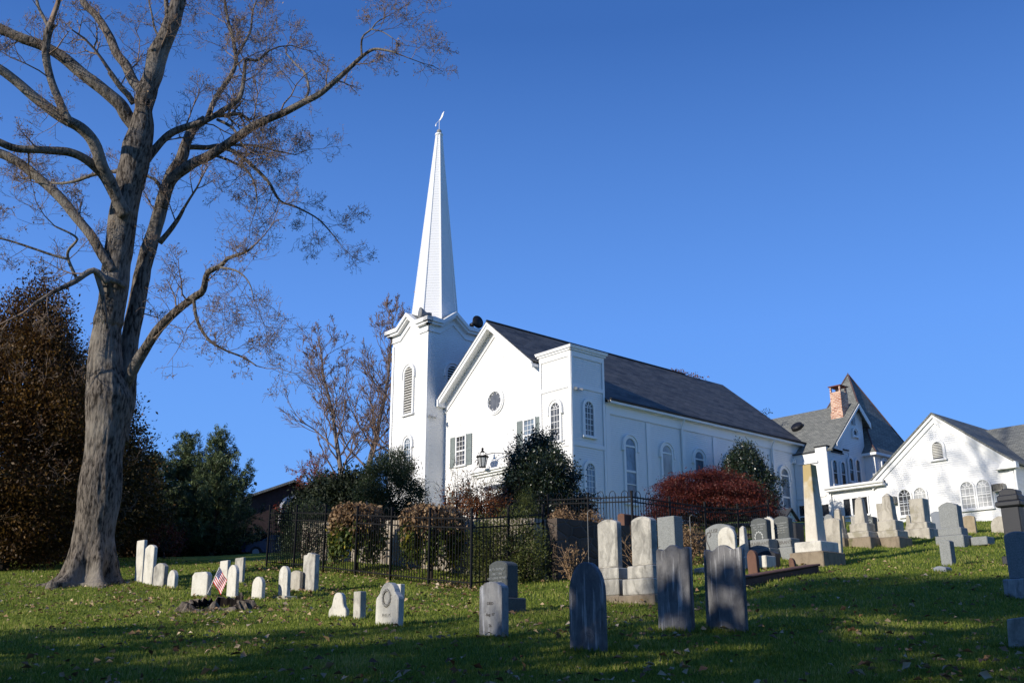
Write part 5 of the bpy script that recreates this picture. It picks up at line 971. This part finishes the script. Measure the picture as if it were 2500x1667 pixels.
# shrubs of the fenced garden
def weeper(x0, x1, yt, yb, Y, label, seed):
    b = P((x0+x1)/2, yb, Y); b[2] = H1(b); R = (x1-x0)/2*Y/FPX*1.02; h = P((x0+x1)/2, yt, Y)[2]-b[2]; r = thing('weeping_mulberry', b, label, 'shrub', 'weeping shrubs behind the iron fence'); rng = np.random.default_rng(seed); m = MB(); m.tube([b-kv*.2, b+kv*h*.5, b+kv*h*.86], [.07, .06, .05], 8); T, G, Ot, Og = [], [], [], []
    for k in range(95):
        a = rng.random()*6.28; rr = R*(.45+.55*math.sqrt(rng.random())); o = np.array([math.cos(a), math.sin(a), 0]); dr = (.35+.65*rng.random()); n = 34; s = np.linspace(0, 1, n); pts = b+kv*h*.84+np.outer(np.sin(np.minimum(1, s*1.7)*math.pi/2)*rr, o)+np.outer(np.where(s < .3, .16*h*np.sin(s/.3*math.pi/2), .16*h-(s-.3)/.7*h*.86*dr), kv)
        m.tube(pts[::4], .008, 4, False); q = np.repeat(pts, 3, 0)+rng.normal(size=(n*3, 3))*.06; hi = (q[:, 2]-b[2])/h+rng.normal(size=len(q))*.09; f = hi > .66
        T.append(q[f]); G.append(q[~f]); Ot.append(np.tile(o*.4-kv*.8, (f.sum(), 1))); Og.append(np.tile(o*.2-kv*1.3, ((~f).sum(), 1)))
    m.build('stem', BK['dark'], r); leaves('dry_foliage', np.concatenate(T), .13, L_['tan'], r, np.concatenate(Ot), .45, .5, rng); leaves('green_foliage', np.concatenate(G), .125, L_['weepg'], r, np.concatenate(Og), .5, .5, rng)
# ---------------------------------------------------------------- fenced garden
FK = P(1150, 1436, 24.5); FK[2] = H1(FK)
def gat(p): return np.array([p[0], p[1], H1(p)])
def iron_fence(name, label, start, d, L, np_, hgt, zf, hoop=True, step=.115, ends=(1, 1), group=None):
    """panels and posts; zf(p) = foot height"""
    r = thing(name, np.array([start[0], start[1], zf(start)]), label, 'fence', group); pl = L/np_; w = .011
    nrm = np.array([-d[1], d[0], 0])
    for i in range(np_+1):
        if (i == 0 and not ends[0]) or (i == np_ and not ends[1]): continue
        p = start+d*pl*i; z = zf(p); c = np.array([p[0], p[1], z]); m = MB(); m.box(c+kv*(hgt*.5), d*.025, nrm*.025, kv*(hgt*.5+.03)); m.box(c+kv*(hgt+.05), d*.033, nrm*.033, kv*.02); m.build('post', M['iron'], r)
    for i in range(np_):
        a = start+d*(pl*i+.035); b = start+d*(pl*(i+1)-.035); za, zb = zf(a), zf(b); m = MB(); A = np.array([a[0], a[1], za]); Bv = np.array([b[0], b[1], zb])
        for hz in (.14, hgt*.78, hgt*.90): m.hexa([A+kv*(hz-.017)-nrm*.015, Bv+kv*(hz-.017)-nrm*.015, Bv+kv*(hz-.017)+nrm*.015, A+kv*(hz-.017)+nrm*.015], kv*.034)
        k = max(4, int(round(np.linalg.norm(b-a)/step))); P_ = [A+(Bv-A)*j/k for j in range(1, k)]
        for j, q in enumerate(P_):
            ph = j % 4; top = hgt*.97 if ph in (0, 2) else hgt*.94
            m.hexa([q+kv*.04-d*w*.7-nrm*w*.7, q+kv*.04+d*w*.7-nrm*w*.7, q+kv*.04+d*w*.7+nrm*w*.7, q+kv*.04-d*w*.7+nrm*w*.7], kv*(top-.04))
            if ph == 2 and hoop and j >= 2 and True:
                c = P_[j-1]+kv*hgt*.965; R = np.linalg.norm(P_[j]-P_[j-2])/2; m.tube([c+d*R*math.cos(t)+kv*R*math.sin(t) for t in np.linspace(0, math.pi, 9)], w*.9, 4)
        m.build('panel', M['iron'], r)
    return r
iron_fence('iron_fence', 'black iron hoop-top fence across the front of the garden', FK, lv, 10.0, 6, 1.83, H1, group='iron fences round the garden')
iron_fence('iron_fence', 'short black iron fence run from the garden corner back to the stone wall', FK, rv, 2.35, 2, 1.83, H1, ends=(0, 1), group='iron fences round the garden')
# retaining wall and terrace
WC = FK+rv*2.45
def wtop(p):      # height of the terrace: level along the side, rising with the lawn to the left
    t = (np.asarray(p)[:2]-WC[:2])@lv[:2]; return WTOP0+max(0, t)*.085
WTOP0 = 3.22+1.6
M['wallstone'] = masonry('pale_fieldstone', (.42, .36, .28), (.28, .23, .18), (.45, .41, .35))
M['shade_wall'] = masonry('shade_tinted_fieldstone', (.13, .10, .08), (.075, .06, .05), (.12, .105, .09))  # same fieldstone, with the side wall's shade put into its colour
def stone_wall(name, label, a, d, L, th, grp=None):
    r = MB(); n = 14
    for i in range(n):
        p, q = a+d*L*i/n, a+d*L*(i+1)/n; nn = np.cross(d, kv)
        r.hexa([np.array([p[0], p[1], H1(p)-.4]), np.array([q[0], q[1], H1(q)-.4]), np.array([q[0], q[1], wtop(q)+.05]), np.array([p[0], p[1], wtop(p)+.05])], nn*th)
    o = r.build(name, M['wallstone' if 'sunlit' in label else 'shade_wall'], None, a); auto_uv(o, d+np.cross(d, kv), kv); return tag(o, label, 'wall', grp)
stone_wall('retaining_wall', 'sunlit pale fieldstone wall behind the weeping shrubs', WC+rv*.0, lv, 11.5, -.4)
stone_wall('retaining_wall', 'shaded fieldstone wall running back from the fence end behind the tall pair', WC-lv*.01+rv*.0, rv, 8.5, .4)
V, Fc = [], []; na, nb = 24, 30
for i in range(na+1):
    for j in range(nb+1):
        p = WC+lv*(.35+12.*i/na)+rv*(.35+16.*j/nb); V.append((p[0], p[1], max(wtop(p)-.02, H1(p)+.0)+.01*mnoise.noise(Vector(p*2))))
for i in range(na):
    for j in range(nb): q = i*(nb+1)+j; Fc.append((q, q+nb+1, q+nb+2, q+1))
M['soil'] = plain('leafy_soil', (.10, .085, .05), .95, .1, .5, 6)
tag(mesh_obj('terrace_ground', V, Fc, M['soil'], None, WC, smooth=True), 'garden terrace held by the stone walls', 'ground', kind='structure')
tz_ = lambda p: max(wtop(p), H1(p))
U0 = WC+rv*3.6+lv*.25
iron_fence('iron_fence', 'low iron hoop-top railing on the terrace before the church front', U0, lv, 8.6, 5, 1.08, tz_, group='iron fences round the garden')
iron_fence('iron_fence', 'low iron hoop-top railing on the terrace along the church side', U0, rv, 6.6, 4, 1.08, tz_, ends=(0, 1), group='iron fences round the garden')
def tpt(x, Y): q = P(x, 1300, Y); q[2] = tz_(q); return q
weeper(806, 930, 1243, 1402, 29.0, 'left weeping shrub, dry tan on top and green below', 81)
weeper(978, 1125, 1246, 1418, 27.0, 'right weeping shrub, dry tan on top and yellow-green below', 82)
leafy('yew_bush', 'green yew filling the fence corner left of the wall end', gpt(1255, 25.6), 1.75, .75, .55, lambda t: max(.03, (1-t**3)**.5), 260, 50, .10, .06, L_['olive'], 83, 'shrub', rough=.2, tr=.05, aspect=.3, stem='stem', crn='foliage', up=.5)
leafy('yew_bush', 'narrow green yew seen through the fence right of the right weeping shrub', gpt(1185, 25.9), 1.55, .45, .45, lambda t: max(.03, (1-t**3)**.5), 160, 46, .09, .06, L_['olive'], 84, 'shrub', rough=.2, tr=.05, aspect=.3, stem='stem', crn='foliage', up=.5)
leafy('yew_bush', 'dark clipped yew behind the left weeping shrub', gpt(752, 33.5), 1.9, 1.0, .8, dome, 240, 44, .14, .07, L_['yew'], 85, 'shrub', rough=.15, tr=.05, aspect=.3, stem='stem', crn='foliage', up=.4)
leafy('conifer_shrub', 'light yellow-green conifer at the foot of the big holly', tpt(1285, 31), 1.35, .5, .5, cone, 150, 44, .09, .06, L_['olive'], 86, 'shrub', rough=.2, tr=.04, aspect=.25, stem='stem', crn='foliage', up=.8)
for i, (x, Y, h, R, s, lab) in enumerate([(1115, 31.5, 1.35, .55, 87, 'orange-leaved shrub with bare twigs in front of the lower church window'), (1170, 31.5, 1.25, .6, 88, 'dense orange shrub behind the railing by the church door'), (1208, 31, 1.1, .4, 89, 'small orange shrub touching the big holly')]):
    b = tpt(x, Y); r = leafy('orange_shrub', lab, b, h, R, R, ball, 60, 26, .12, .07, L_['rust'], s, 'shrub', 'orange shrubs by the railing', rough=.4, tr=.03, stem='stem', crn='foliage')
    sg = Segs(); rg = np.random.default_rng(s)
    for k in range(7): grow(sg, b+kv*.3, unit(kv+rg.normal(size=3)*.55), h*1.15, .012, 2, rg, .15, .1, (5, 4), .45, .004)
    sg.build('twigs', BK['dark'], r, 3)
for x, Y, s, R, lab in [(1440, 29.2, 90, .5, 'dry brown shrub on the shaded stone wall'), (1375, 28.6, 91, .35, 'dry brown shrub on the wall below the big holly')]: leafy('dry_shrub', lab, tpt(x, Y), .45, R, R*.7, dome, 60, 28, .09, .06, L_['tan'], s, 'shrub', 'dry brown shrubs', rough=.4, tr=.02, stem='stem', crn='foliage')
for x, Y, s, h, R, lab in [(1572, 24.5, 92, 1.05, .22, 'golden dry shrub between the tall pair of monuments'), (1686, 27.2, 93, .9, .4, 'dry brown shrub between the rough granite block and the grey arched stone'), (1395, 25.3, 96, .8, .18, 'thin bare twiggy plant before the shaded stone wall')]:
    b = gpt(x, Y); r = leafy('dry_shrub', lab, b, h, R, R*.8, ball, 60 if x != 1395 else 12, 24, .10, .06, L_['tan'], s, 'shrub', 'dry brown shrubs', rough=.4, tr=.02, stem='stem', crn='foliage')
    sg = Segs(); rg = np.random.default_rng(s)
    for k in range(9): grow(sg, b, unit(kv+rg.normal(size=3)*.3), h*1.1, .012, 1, rg, .12, .1, (4,), .4, .004)
    sg.build('twigs', plain('dry_twig', (.30, .20, .12), .9, .1), r, 3)
# plant hooks
for x, yt, yb, Y, lab in [(1438, 1250, 1370, 26.0, 'thin grey plant pole in front of the shaded stone wall'), (1691, 1261, 1345, 27.0, 'thin white plant pole before the red maple')]:
    b = gpt(x, Y); t = P(x, yt, Y)[2]; m = MB(); m.tube([b-kv*.2, np.array([b[0], b[1], t]), np.array([b[0], b[1], t])+kv*.05-lv*.08], .009, 6); tag(m.build('plant_pole', M['bell'], None, b), lab, 'pole')
# ---------------------------------------------------------------- curb, stump, root stones, flag
cpts = [(1822, 1420, 22.6), (1880, 1408, 22.6), (1985, 1400, 22.6)]
a = gat(P(1790, 1404, 21.0)); b = gat(P(1985, 1395, 23.2)); d = unit((b-a)*np.array([1, 1, 0])); nn = np.cross(d, kv); m = MB(); L = np.linalg.norm(b-a)
m.hexa([a-kv*.5-nn*.16, b-kv*.5-nn*.16, b-kv*.5+nn*.16, a-kv*.5+nn*.16], kv*.66); m.hexa([a+kv*.16-nn*.19-d*.04, b+kv*.16-nn*.19+d*.04, b+kv*.16+nn*.19+d*.04, a+kv*.16+nn*.19-d*.04], kv*.05)
tag(m.build('stone_curb', S_['brown'], None, a, bevel=.02), 'long low dark brownstone curb below the red-brown stones', 'curb')
a = gat(P(1700, 1387, 25)); b = gat(P(1800, 1380, 26)); d = unit(b-a); nn = np.cross(d, kv); m = MB(); m.hexa([a-kv*.2-nn*.1, b-kv*.2-nn*.1, b-kv*.2+nn*.1, a-kv*.2+nn*.1], kv*.32); tag(m.build('stone_curb', S_['limestone'], None, a, bevel=.02), 'pale stone curb between the two scroll-topped slabs', 'curb')
sb_ = onground(530, 1489); V, Fc = [], []; n = 64; rg = np.random.default_rng(3)
def ringz(j, lv_): a = 2*math.pi*j/n; return a
prof_ = []
for j in range(n):
    a = 2*math.pi*j/n; rr = 1.0+.16*math.cos(3*a+1)+.08*math.cos(7*a)+.05*rg.normal(); ux, uy = math.cos(a)*.62*rr, math.sin(a)*.40*rr; fr_ = max(0., -math.sin(a)); hh = (1-fr_)*.20*(1+.2*rg.normal())+fr_*(.035+.17*abs(math.cos(3.1*a+.9))**5); hh = max(.03, hh)
    p = lambda k, z: sb_+np.array([ux*k, uy*k, 0])+kv*(z+(H1(sb_+np.array([ux*k, uy*k, 0]))-sb_[2]))
    prof_.append([p(1.28, -.06), p(1.08, .05), p(.96, hh), p(.86, hh*.96), p(.78, .0), p(.3, -.08)])
for pr in prof_: V += pr
for j in range(n):
    k = (j+1) % n
    for i in range(5): Fc.append((j*6+i, k*6+i, k*6+i+1, j*6+i+1))
Fc.append(tuple(j*6+5 for j in range(n))); smi = [1 if (q_ % 5) >= 3 else 0 for q_ in range(n*5)]+[1]
tag(mesh_obj('tree_stump', V, Fc, [barkmat('rotten_wood', (.20, .165, .13), (.03, .024, .02), (6, 6, 2), .8), plain('rotten_hollow', (.012, .010, .009), .95, .05)], None, sb_, mi=smi), 'broad rotted hollow tree stump cut low in the grass', 'stump')
def rock(name, label, x, y, w, h, seed, mt, grp=None, Y=None):
    c = onground(x, y) if Y is None else gpt(x, Y); bm = bmesh.new(); bmesh.ops.create_icosphere(bm, subdivisions=3, radius=1)
    for v in bm.verts: q = v.co.copy(); k = 1+.28*mnoise.noise(q*1.3+Vector((seed, 0, 0)))+.1*mnoise.noise(q*4+Vector((seed, 3, 0))); v.co = Vector((q.x*w*k, q.y*w*.7*k, max(-.3, q.z)*h*k))
    me = bpy.data.meshes.new(name); bm.to_mesh(me); bm.free(); me.materials.append(mt); o = bpy.data.objects.new(name, me); COL.objects.link(o); o.location = c; o.rotation_euler = (0, 0, seed); return tag(o, label, 'rock', grp)
rock('root_stone', 'pale flat stone at the foot of the big trunk, facing front', 240, 1424, .24, .09, 1.3, S_['limestone'], 'stones among the tree roots'); rock('root_stone', 'low grey stone among roots right of the big trunk', 318, 1424, .2, .06, 2.7, S_['limestone'], 'stones among the tree roots'); rock('root_stone', 'small mottled stone left of the pale one among the roots', 165, 1432, .16, .08, 4.1, S_['grey'], 'stones among the tree roots')
# flag and its marker
fb = onground(500, 1459); ft = P(536, 1383, fb[1]); r = thing('grave_flag', fb, 'small American flag on a leaning stick in front of the squat white stone', 'flag'); m = MB(); m.tube([fb-kv*.05, ft], .007, 6); m.build('stick', M['white'], r)
FLG = {}
for nm, c in (('red', (.50, .03, .04)), ('white', (.75, .73, .70)), ('navy', (.03, .045, .16))): FLG[nm] = plain('flag_'+nm, c, .8, .1, .08)
up_ = unit(ft-fb); out_ = unit(np.array([.55, -.12, -.84])); Hh, Ww = .36, .50; N1, N2 = 13, 16; V = []; Fc = []; mi = []
for i in range(N1+1):
    for j in range(N2+1): s, t = i/N1, j/N2; V.append(ft-up_*Hh*s+out_*Ww*t*(.75+.0*s)+np.array([.1, .9, .1])*.03*math.sin(t*9+s*2)*t+np.array([.6, 0, .2])*.05*t*s)
for i in range(N1):
    for j in range(N2): q = i*(N2+1)+j; Fc.append((q, q+1, q+N2+2, q+N2+1)); mi.append(2 if (i < 7 and j < 6) else (0 if i % 2 == 0 else 1))
fo = mesh_obj('cloth', V, Fc, [FLG['red'], FLG['white'], FLG['navy']], r, mi=mi, smooth=True)
m = MB(); sn = unit(np.cross(out_, up_)); sn = sn if sn[1] < 0 else -sn
for i in range(5):
    for j in range(4): c = ft-up_*Hh*(.06+.1*i)+out_*Ww*.75*(.05+.085*j)+sn*.006; m.prism([c+.010*(math.cos(t)*out_+math.sin(t)*up_)*(1 if k % 2 == 0 else .45) for k, t in enumerate(np.linspace(0, 2*math.pi, 11)[:-1])], sn*.003)
m.build('stars', FLG['white'], fo)
mk = onground(497, 1455)+kv*.13; m = MB(); m.tube([mk-np.array([.05, .06, 0])*.0, mk+np.array([-.02, -.045, .01])], .082, 18); m.tube([mk-kv*.2, mk], .012, 6); tag(m.build('grave_marker', S_['black'], None, mk), 'round dark bronze marker leaning on the squat white stone', 'marker')
# ---------------------------------------------------------------- far things at left
hb = gpt(690, 72); bw = thing('brown_house', hb, 'dark brown gabled house in shade behind the fence at left', 'house'); dx = unit(np.array([.93, .36, 0])); dy = np.array([-dx[1], dx[0], 0]); W2_, D2_ = 4.6, 8.; zt = P(687, 1172, 72)[2]-hb[2]; ze = zt-2.0; ap = .35
q = lambda u, v, z: hb+dx*u+dy*v+kv*z
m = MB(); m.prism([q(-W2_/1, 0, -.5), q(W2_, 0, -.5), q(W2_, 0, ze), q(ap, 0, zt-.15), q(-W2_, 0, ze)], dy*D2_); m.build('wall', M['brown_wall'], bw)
for s in (-1, 1):
    e = W2_*s+.4*s; zz = ze-.17; rp = [q(ap, -.5, zt), q(ap, D2_+.4, zt), q(e, D2_+.4, zz), q(e, -.5, zz)]; roofplane(bw, 'roof', rp, .16, M['grey_roof'] if s < 0 else M['slate'], dy, unit(dx*s*-1*2.2+kv))
hw_ = Wall('F', 0); hw_.p = lambda u, z, off=0.: q(u, -off, z); hw_.n = -dy; hw_.u = dx
arch_window(bw, hw_, .4, .75, ze-1.2, ze+.75, M['deep'], 2, None, cas=.18, hood=False, lattice=False, sill=False)
for u in (-2.7, 2.6): rect_window(bw, hw_, u-.5, u+.5, ze-4.2, ze-2.8, M['deep'], 2, 2)
# parked car behind the fence
cb_ = gpt(688, 58); car = thing('parked_car', cb_, 'dark blue parked car half hidden behind the fence at left', 'car'); fx_ = unit(np.array([1, .12, 0])); fy_ = np.array([-fx_[1], fx_[0], 0]); cq = lambda u, v, z: cb_+fx_*u+fy_*v+kv*z
M['carpaint'] = plain('dark_blue_paint', (.02, .03, .10), .2, .6, .1)
side = [(-2.15, .32), (-2.2, .62), (-2.1, .86), (-1.25, .96), (-.65, 1.36), (.65, 1.40), (1.45, .98), (2.05, .88), (2.2, .6), (2.15, .32)]
m = MB()
def ringc(v, s): return [cq(u*(1-.02*s), v, z if z < .9 else .9+(z-.9)*(1)) for u, z in side]
nS = len(side); secs = [(-.86, .0), (-.80, 0), (-.62, 1), (.62, 1), (.80, 0), (.86, 0)]
rows = []
for v, s in ((-.70, .92), (-.84, .98), (-.86, 1), (.86, 1), (.84, .98), (.70, .92)): rows.append([cq(u*s, (v if z < 1 else v*.84), z) for u, z in side])
for rw in rows: m.v += [np.asarray(p) for p in rw]
for i in range(5):
    for j in range(nS): k = (j+1) % nS; m.f.append((i*nS+j, (i+1)*nS+j, (i+1)*nS+k, i*nS+k))
m.f.append(tuple(range(nS))); m.f.append(tuple(5*nS+j for j in range(nS))[::-1]); m.build('body', M['carpaint'], car)
m = MB()
for v in (-.87, ): m.prism([cq(-1.1, v, .98), cq(-.62, v*.9, 1.3), cq(.6, v*.9, 1.33), cq(1.25, v, 1.0)], -fy_*.01)
m.build('window', M['deep'], car)
for u in (-1.4, 1.4):
    for v in (-.8, .8): m = MB(); m.tube([cq(u, v-.1, .32), cq(u, v+.1, .32)], .32, 18); wl = m.build('wheel', M['gutter'], car); m = MB(); m.tube([cq(u, v-.115, .32), cq(u, v+.115, .32)], .19, 12); m.build('rim', M['metal'], wl)
for u in (-2.18, 2.18): m = MB(); m.box(cq(u, -.6, .68), fx_*.04, fy_*.2, kv*.08); m.build('light', M['curtain'], car)
# dark yews and hedges standing in the shade
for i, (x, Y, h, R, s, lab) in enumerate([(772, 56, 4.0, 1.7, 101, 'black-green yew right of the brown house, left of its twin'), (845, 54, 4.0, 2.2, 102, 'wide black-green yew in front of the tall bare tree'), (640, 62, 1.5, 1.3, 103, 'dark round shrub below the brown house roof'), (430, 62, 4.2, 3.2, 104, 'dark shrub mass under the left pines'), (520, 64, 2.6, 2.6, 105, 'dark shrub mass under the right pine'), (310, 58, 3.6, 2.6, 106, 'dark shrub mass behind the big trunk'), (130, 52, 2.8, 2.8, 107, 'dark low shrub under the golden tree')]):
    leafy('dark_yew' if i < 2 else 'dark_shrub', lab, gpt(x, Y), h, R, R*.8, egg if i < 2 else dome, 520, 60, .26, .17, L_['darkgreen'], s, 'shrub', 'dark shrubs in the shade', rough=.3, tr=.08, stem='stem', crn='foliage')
# woods far behind, ridge vine, railing by the house
def woods(name, label, n, place, hfun, rx, size, lm, seed, per=420, lift=.06):
    rg = np.random.default_rng(seed); C = []; cvs = []; m = MB()
    for i in range(n):
        b = place(rg, i); b = gat(b); h = hfun(rg, i); k = rg.random(); c, pts, out, cv = crown(b+kv*h*lift, h*(1-lift), rx*(.8+.4*rg.random()), rx*(.8+.4*rg.random()), egg, per//14, 14, rx*.11, int(seed*100+i), .35, .3); C.append(pts); cvs.append(.4*cv+.3*k+.3*rg.random(len(pts))); m.tube([b-kv*.3, b+kv*h*.7], [.25, .1], 6)
    C = np.concatenate(C); o = leaves(name, C, size, lm, None, None, .6, .5, rg, np.concatenate(cvs), loc=C[0]); tag(o, label, 'woods', kind='stuff'); tr_ = m.build('trunks', BK['dark'], o); tr_['kind'] = 'stuff'; return o
woods('distant_woods', 'dark woods far behind the lawn at left', 26, lambda rg, i: np.array([-58+i*2.1+rg.normal(), 104+rg.normal()*5, 0]), lambda rg, i: 7.+2.2*rg.random(), 3.2, .5, L_['darkgreen'], 5)
tag(mesh_obj('roof_vine', np.zeros((3, 3)), [(0, 1, 2)], M['iron'], None, (0, 0, 0)), '', '') if False else None
C = np.concatenate([B(CX-.1, b, RZ+.12)+RNG.normal(size=(22, 3))*np.array([.2, .2, .05]) for b in np.linspace(16.2, 19.4, 10)]); tag(leaves('roof_vine', C, .13, L_['rust'], None, rng=RNG, loc=C[0]), 'rusty leaves of a creeper on the far end of the church ridge', 'creeper')
C = np.concatenate([B(2.9, BL+.5, RZ-SL*3.3+.1)+RNG.normal(size=(70, 3))*np.array([.25, .25, .22])]); tag(leaves('roof_vine', C, .13, L_['darkgreen'], None, rng=RNG, loc=C[0]), 'dark tuft of creeper on the rear roof edge', 'creeper')
a = B(-6.0, 18.6, 0); b = B(-15.5, 18.6, 0); m = MB(); d = unit(b-a)
hh_ = H1((a+b)/2)
for z in (.25, 1.0): m.tube([np.array([a[0], a[1], hh_+z]), np.array([b[0], b[1], hh_+z])], .025, 6)
for t in np.arange(0, np.linalg.norm(b-a), .16): p = a+d*t; m.tube([np.array([p[0], p[1], hh_-.3]), np.array([p[0], p[1], hh_+1.0])], .012, 4)
tag(m.build('iron_railing', M['iron'], None, a), 'thin black iron railing in front of the gabled house', 'railing')
sq = gpt(1925, 41); sh = thing('garden_shed', sq, 'small low shed with dark roof and pale gable left of the broken obelisk', 'shed'); ztop = P(1934, 1240, 41)[2]; zev = P(1960, 1272, 41)[2]; sw = .55; ddx = -lv; ddy = rv
sq = P(1932, 1300, 41); sq[2] = H1(sq); e0 = lambda u, v, z: np.array([sq[0], sq[1], 0])+ddx*v+ddy*u+kv*z
m = MB(); m.prism([e0(-sw, 0, sq[2]-.3), e0(sw, 0, sq[2]-.3), e0(sw, 0, zev), e0(0, 0, ztop-.05), e0(-sw, 0, zev)], -ddx*1.6); m.build('wall', M['shade_trim'], sh)
for s in (-1, 1): roofplane(sh, 'roof', [e0(0, .12, ztop), e0(0, -1.7, ztop), e0(s*(sw+.12), -1.7, zev-.06), e0(s*(sw+.12), .12, zev-.06)], .05, M['slate'], ddx, unit(ddy*s+kv))
# ---------------------------------------------------------------- trees out of view behind the photographer, whose shade lies on the lawn
hv = np.array([.797, .604, 0]); pv = np.array([.604, -.797, 0])
def PQ(p, q): return pv*p+hv*q
M_sh = L_['darkgreen']
def shade_trees(name, label, lst, rx, size, seed, per=900, lift=.06):
    woods(name, label, len(lst), lambda rg, i: PQ(lst[i][0], lst[i][1]), lambda rg, i: lst[i][2], rx, size, M_sh, seed, per, lift)
shade_trees('grove', 'dense trees out of view at left whose shade covers the foreground grass', [(-16.8, -15, 9.5), (-14., -14, 8.8), (-10.3, -13, 10.4), (-7.9, -12, 14.), (-4.6, -11, 15.), (-1, -11, 15.)], 2.9, .42, 7, 3600)
shade_trees('grove', 'tall trees out of view behind the photographer whose crowns shade the right of the slope', [(-11.8, -32, 22.6), (-8.6, -31, 23.2), (-5.4, -31, 23.), (-10., -36, 25.), (-6.5, -37, 26.)], 2.1, .42, 9, 1300, .83)
woods('grove', 'tall unseen trees added beside and behind the camera to block skylight', 6, lambda rg, i: np.array([(2, -7, 0), (8, -7, 0), (13.5, -3.5, 0), (17.5, 2.5, 0), (21, 8, 0), (-3, -9, 0)][i], float), lambda rg, i: 17.+2*rg.random(), 3.6, .5, M_sh, 12, 2600)  # added unseen trees, blocking skylight to deepen the foreground shade
shade_trees('grove', 'trees out of view at far left whose shade darkens the trees behind the lawn', [(-53, -26, 22), (-58, -24, 23.5), (-63, -24, 23), (-69, -24, 23), (-76, -24, 23)], 4.4, .7, 8, 3000)
for i, (p_, q_, h_, sd) in enumerate([(-12.5, -44, 23., 202), (-30.5, -34, 17., 205)]):
    bare_tree(gat(PQ(p_, q_)), h_, 'bare tree out of view behind the photographer, casting dappled shade', sd, .5, 2, r0=.28, tw=(7, 5, 4), minr=.012, clear=.2, group='bare trees behind the photographer')
# ---------------------------------------------------------------- grass and fallen leaves
STN = np.array([[o.location.x, o.location.y] for o in SC.objects if o.get('group') == GRP and o.parent is None])
def scatter(n, rg, ylo, yhi, pw):
    y = ylo+(yhi-ylo)*rg.random(n)**pw; x = (rg.random(n)*2-1)*(y*.56+.6); q = np.stack([x, y], 1)
    a = (q-C0[:2])@lv[:2]; b = (q-C0[:2])@rv[:2]; wa = (q-WC[:2])@lv[:2]; wb = (q-WC[:2])@rv[:2]
    return q[~((wa > -.1) & (wb > -.1)) & ~((b > -1) & (a > -15))]
def micro(q): return np.array([mnoise.noise(Vector((x*.6, y*.6, 0)))*.035+mnoise.noise(Vector((x*2.1, y*2.1, 3)))*.012 for x, y in q])
rg = np.random.default_rng(77); q = scatter(430000, rg, 8.3, 47, 1.9)
rim = []
for s0 in STN:
    if s0[1] > 30: continue
    k = 420; a_ = rg.random(k)*6.283; r_ = .10+.36*rg.random(k); rim.append(s0[None]+np.outer(r_*np.cos(a_), lv[:2])+np.outer(r_*.55*np.sin(a_), rv[:2]))
rim = np.concatenate(rim); nr_ = len(rim); q = np.concatenate([q, rim]); z = H(q)+micro(q); n = len(q); hgt = (.024+.030*rg.random(n))*(1+q[:, 1]*.012); wd = (.004+.004*rg.random(n))*(1+q[:, 1]*.055); th = rg.random(n)*6.283; ln = rg.normal(size=(n, 2))*.022
clump = np.array([mnoise.noise(Vector((x*.9, y*.9, 9)))+.6*mnoise.noise(Vector((x*3.5, y*3.5, 1))) for x, y in q]); hgt *= 1+.45*clump; hgt[-nr_:] *= 1.5
b = np.stack([q[:, 0], q[:, 1], z-.01], 1); s = np.stack([np.cos(th)*wd, np.sin(th)*wd, 0*wd], 1); t = b+np.stack([ln[:, 0], ln[:, 1], hgt+.01], 1)
V = np.stack([b-s, b+s, t], 1).reshape(-1, 3); F = (np.arange(n)*3)[:, None]+np.array([[0, 1, 2]])
tag(mesh_obj('grass', V, F, L_['grass'], None, (0, 15, 0), attr=np.clip(.45+.35*clump+.25*rg.normal(size=n), 0, 1)), 'short mown grass of the churchyard', 'grass', kind='stuff')
q1 = scatter(5200, rg, 9, 46, 1.3); q2 = rg.normal(size=(9000, 2))*np.array([8, 7])+np.array([-7, 24]); q3 = (FK[:2]-rv[:2]*.2)+np.outer(rg.random(1100)*10, lv[:2])+rg.normal(size=(1100, 2))*.45
q = np.concatenate([q1, q2, q3]); a = (q-C0[:2])@rv[:2]; wa = (q-WC[:2])@lv[:2]; wb = (q-WC[:2])@rv[:2]; q = q[(q[:, 1] > 8.6) & (np.abs(q[:, 0]) < q[:, 1]*.56) & ~((wa > -.1) & (wb > -.3)) & (a < -2)]
cl = np.array([mnoise.noise(Vector((x*.55, y*.55, 5))) for x, y in q]); q = q[rg.random(len(q)) < np.clip(.55+1.2*cl, .08, 1)]
z = H(q)+micro(q); C = np.stack([q[:, 0], q[:, 1], z+.05+.03*rg.random(len(q))], 1); n = len(C)
# curled leaves: two lobes folded along the midrib
sz = .075*(.5+1.0*rg.random(n)**1.5); th = rg.random(n)*6.283; ax = unit(np.stack([np.cos(th), np.sin(th), rg.normal(size=n)*.35], 1)); sd = unit(np.cross(ax, kv+rg.normal(size=(n, 3))*.45)); up = np.cross(sd, ax); up *= np.sign(up[:, 2:3]); S = sz[:, None]
V = np.stack([C-ax*S*.55, C+sd*S*.42+up*S*.22, C+ax*S*.15+sd*S*.25+up*S*.2, C+ax*S*.6, C+ax*S*.15-sd*S*.25+up*S*.2, C-sd*S*.42+up*S*.22], 1).reshape(-1, 3)
F = np.concatenate([(np.arange(n)*6)[:, None]+np.array([[0, 1, 2, 3]]), (np.arange(n)*6)[:, None]+np.array([[0, 3, 4, 5]])]); r_ = rg.random(n)
tag(mesh_obj('fallen_leaves', V, F, L_['litter'], None, (0, 15, 0), attr=np.concatenate([r_, r_])), 'dry brown leaves scattered over the lawn', 'leaves', kind='stuff')
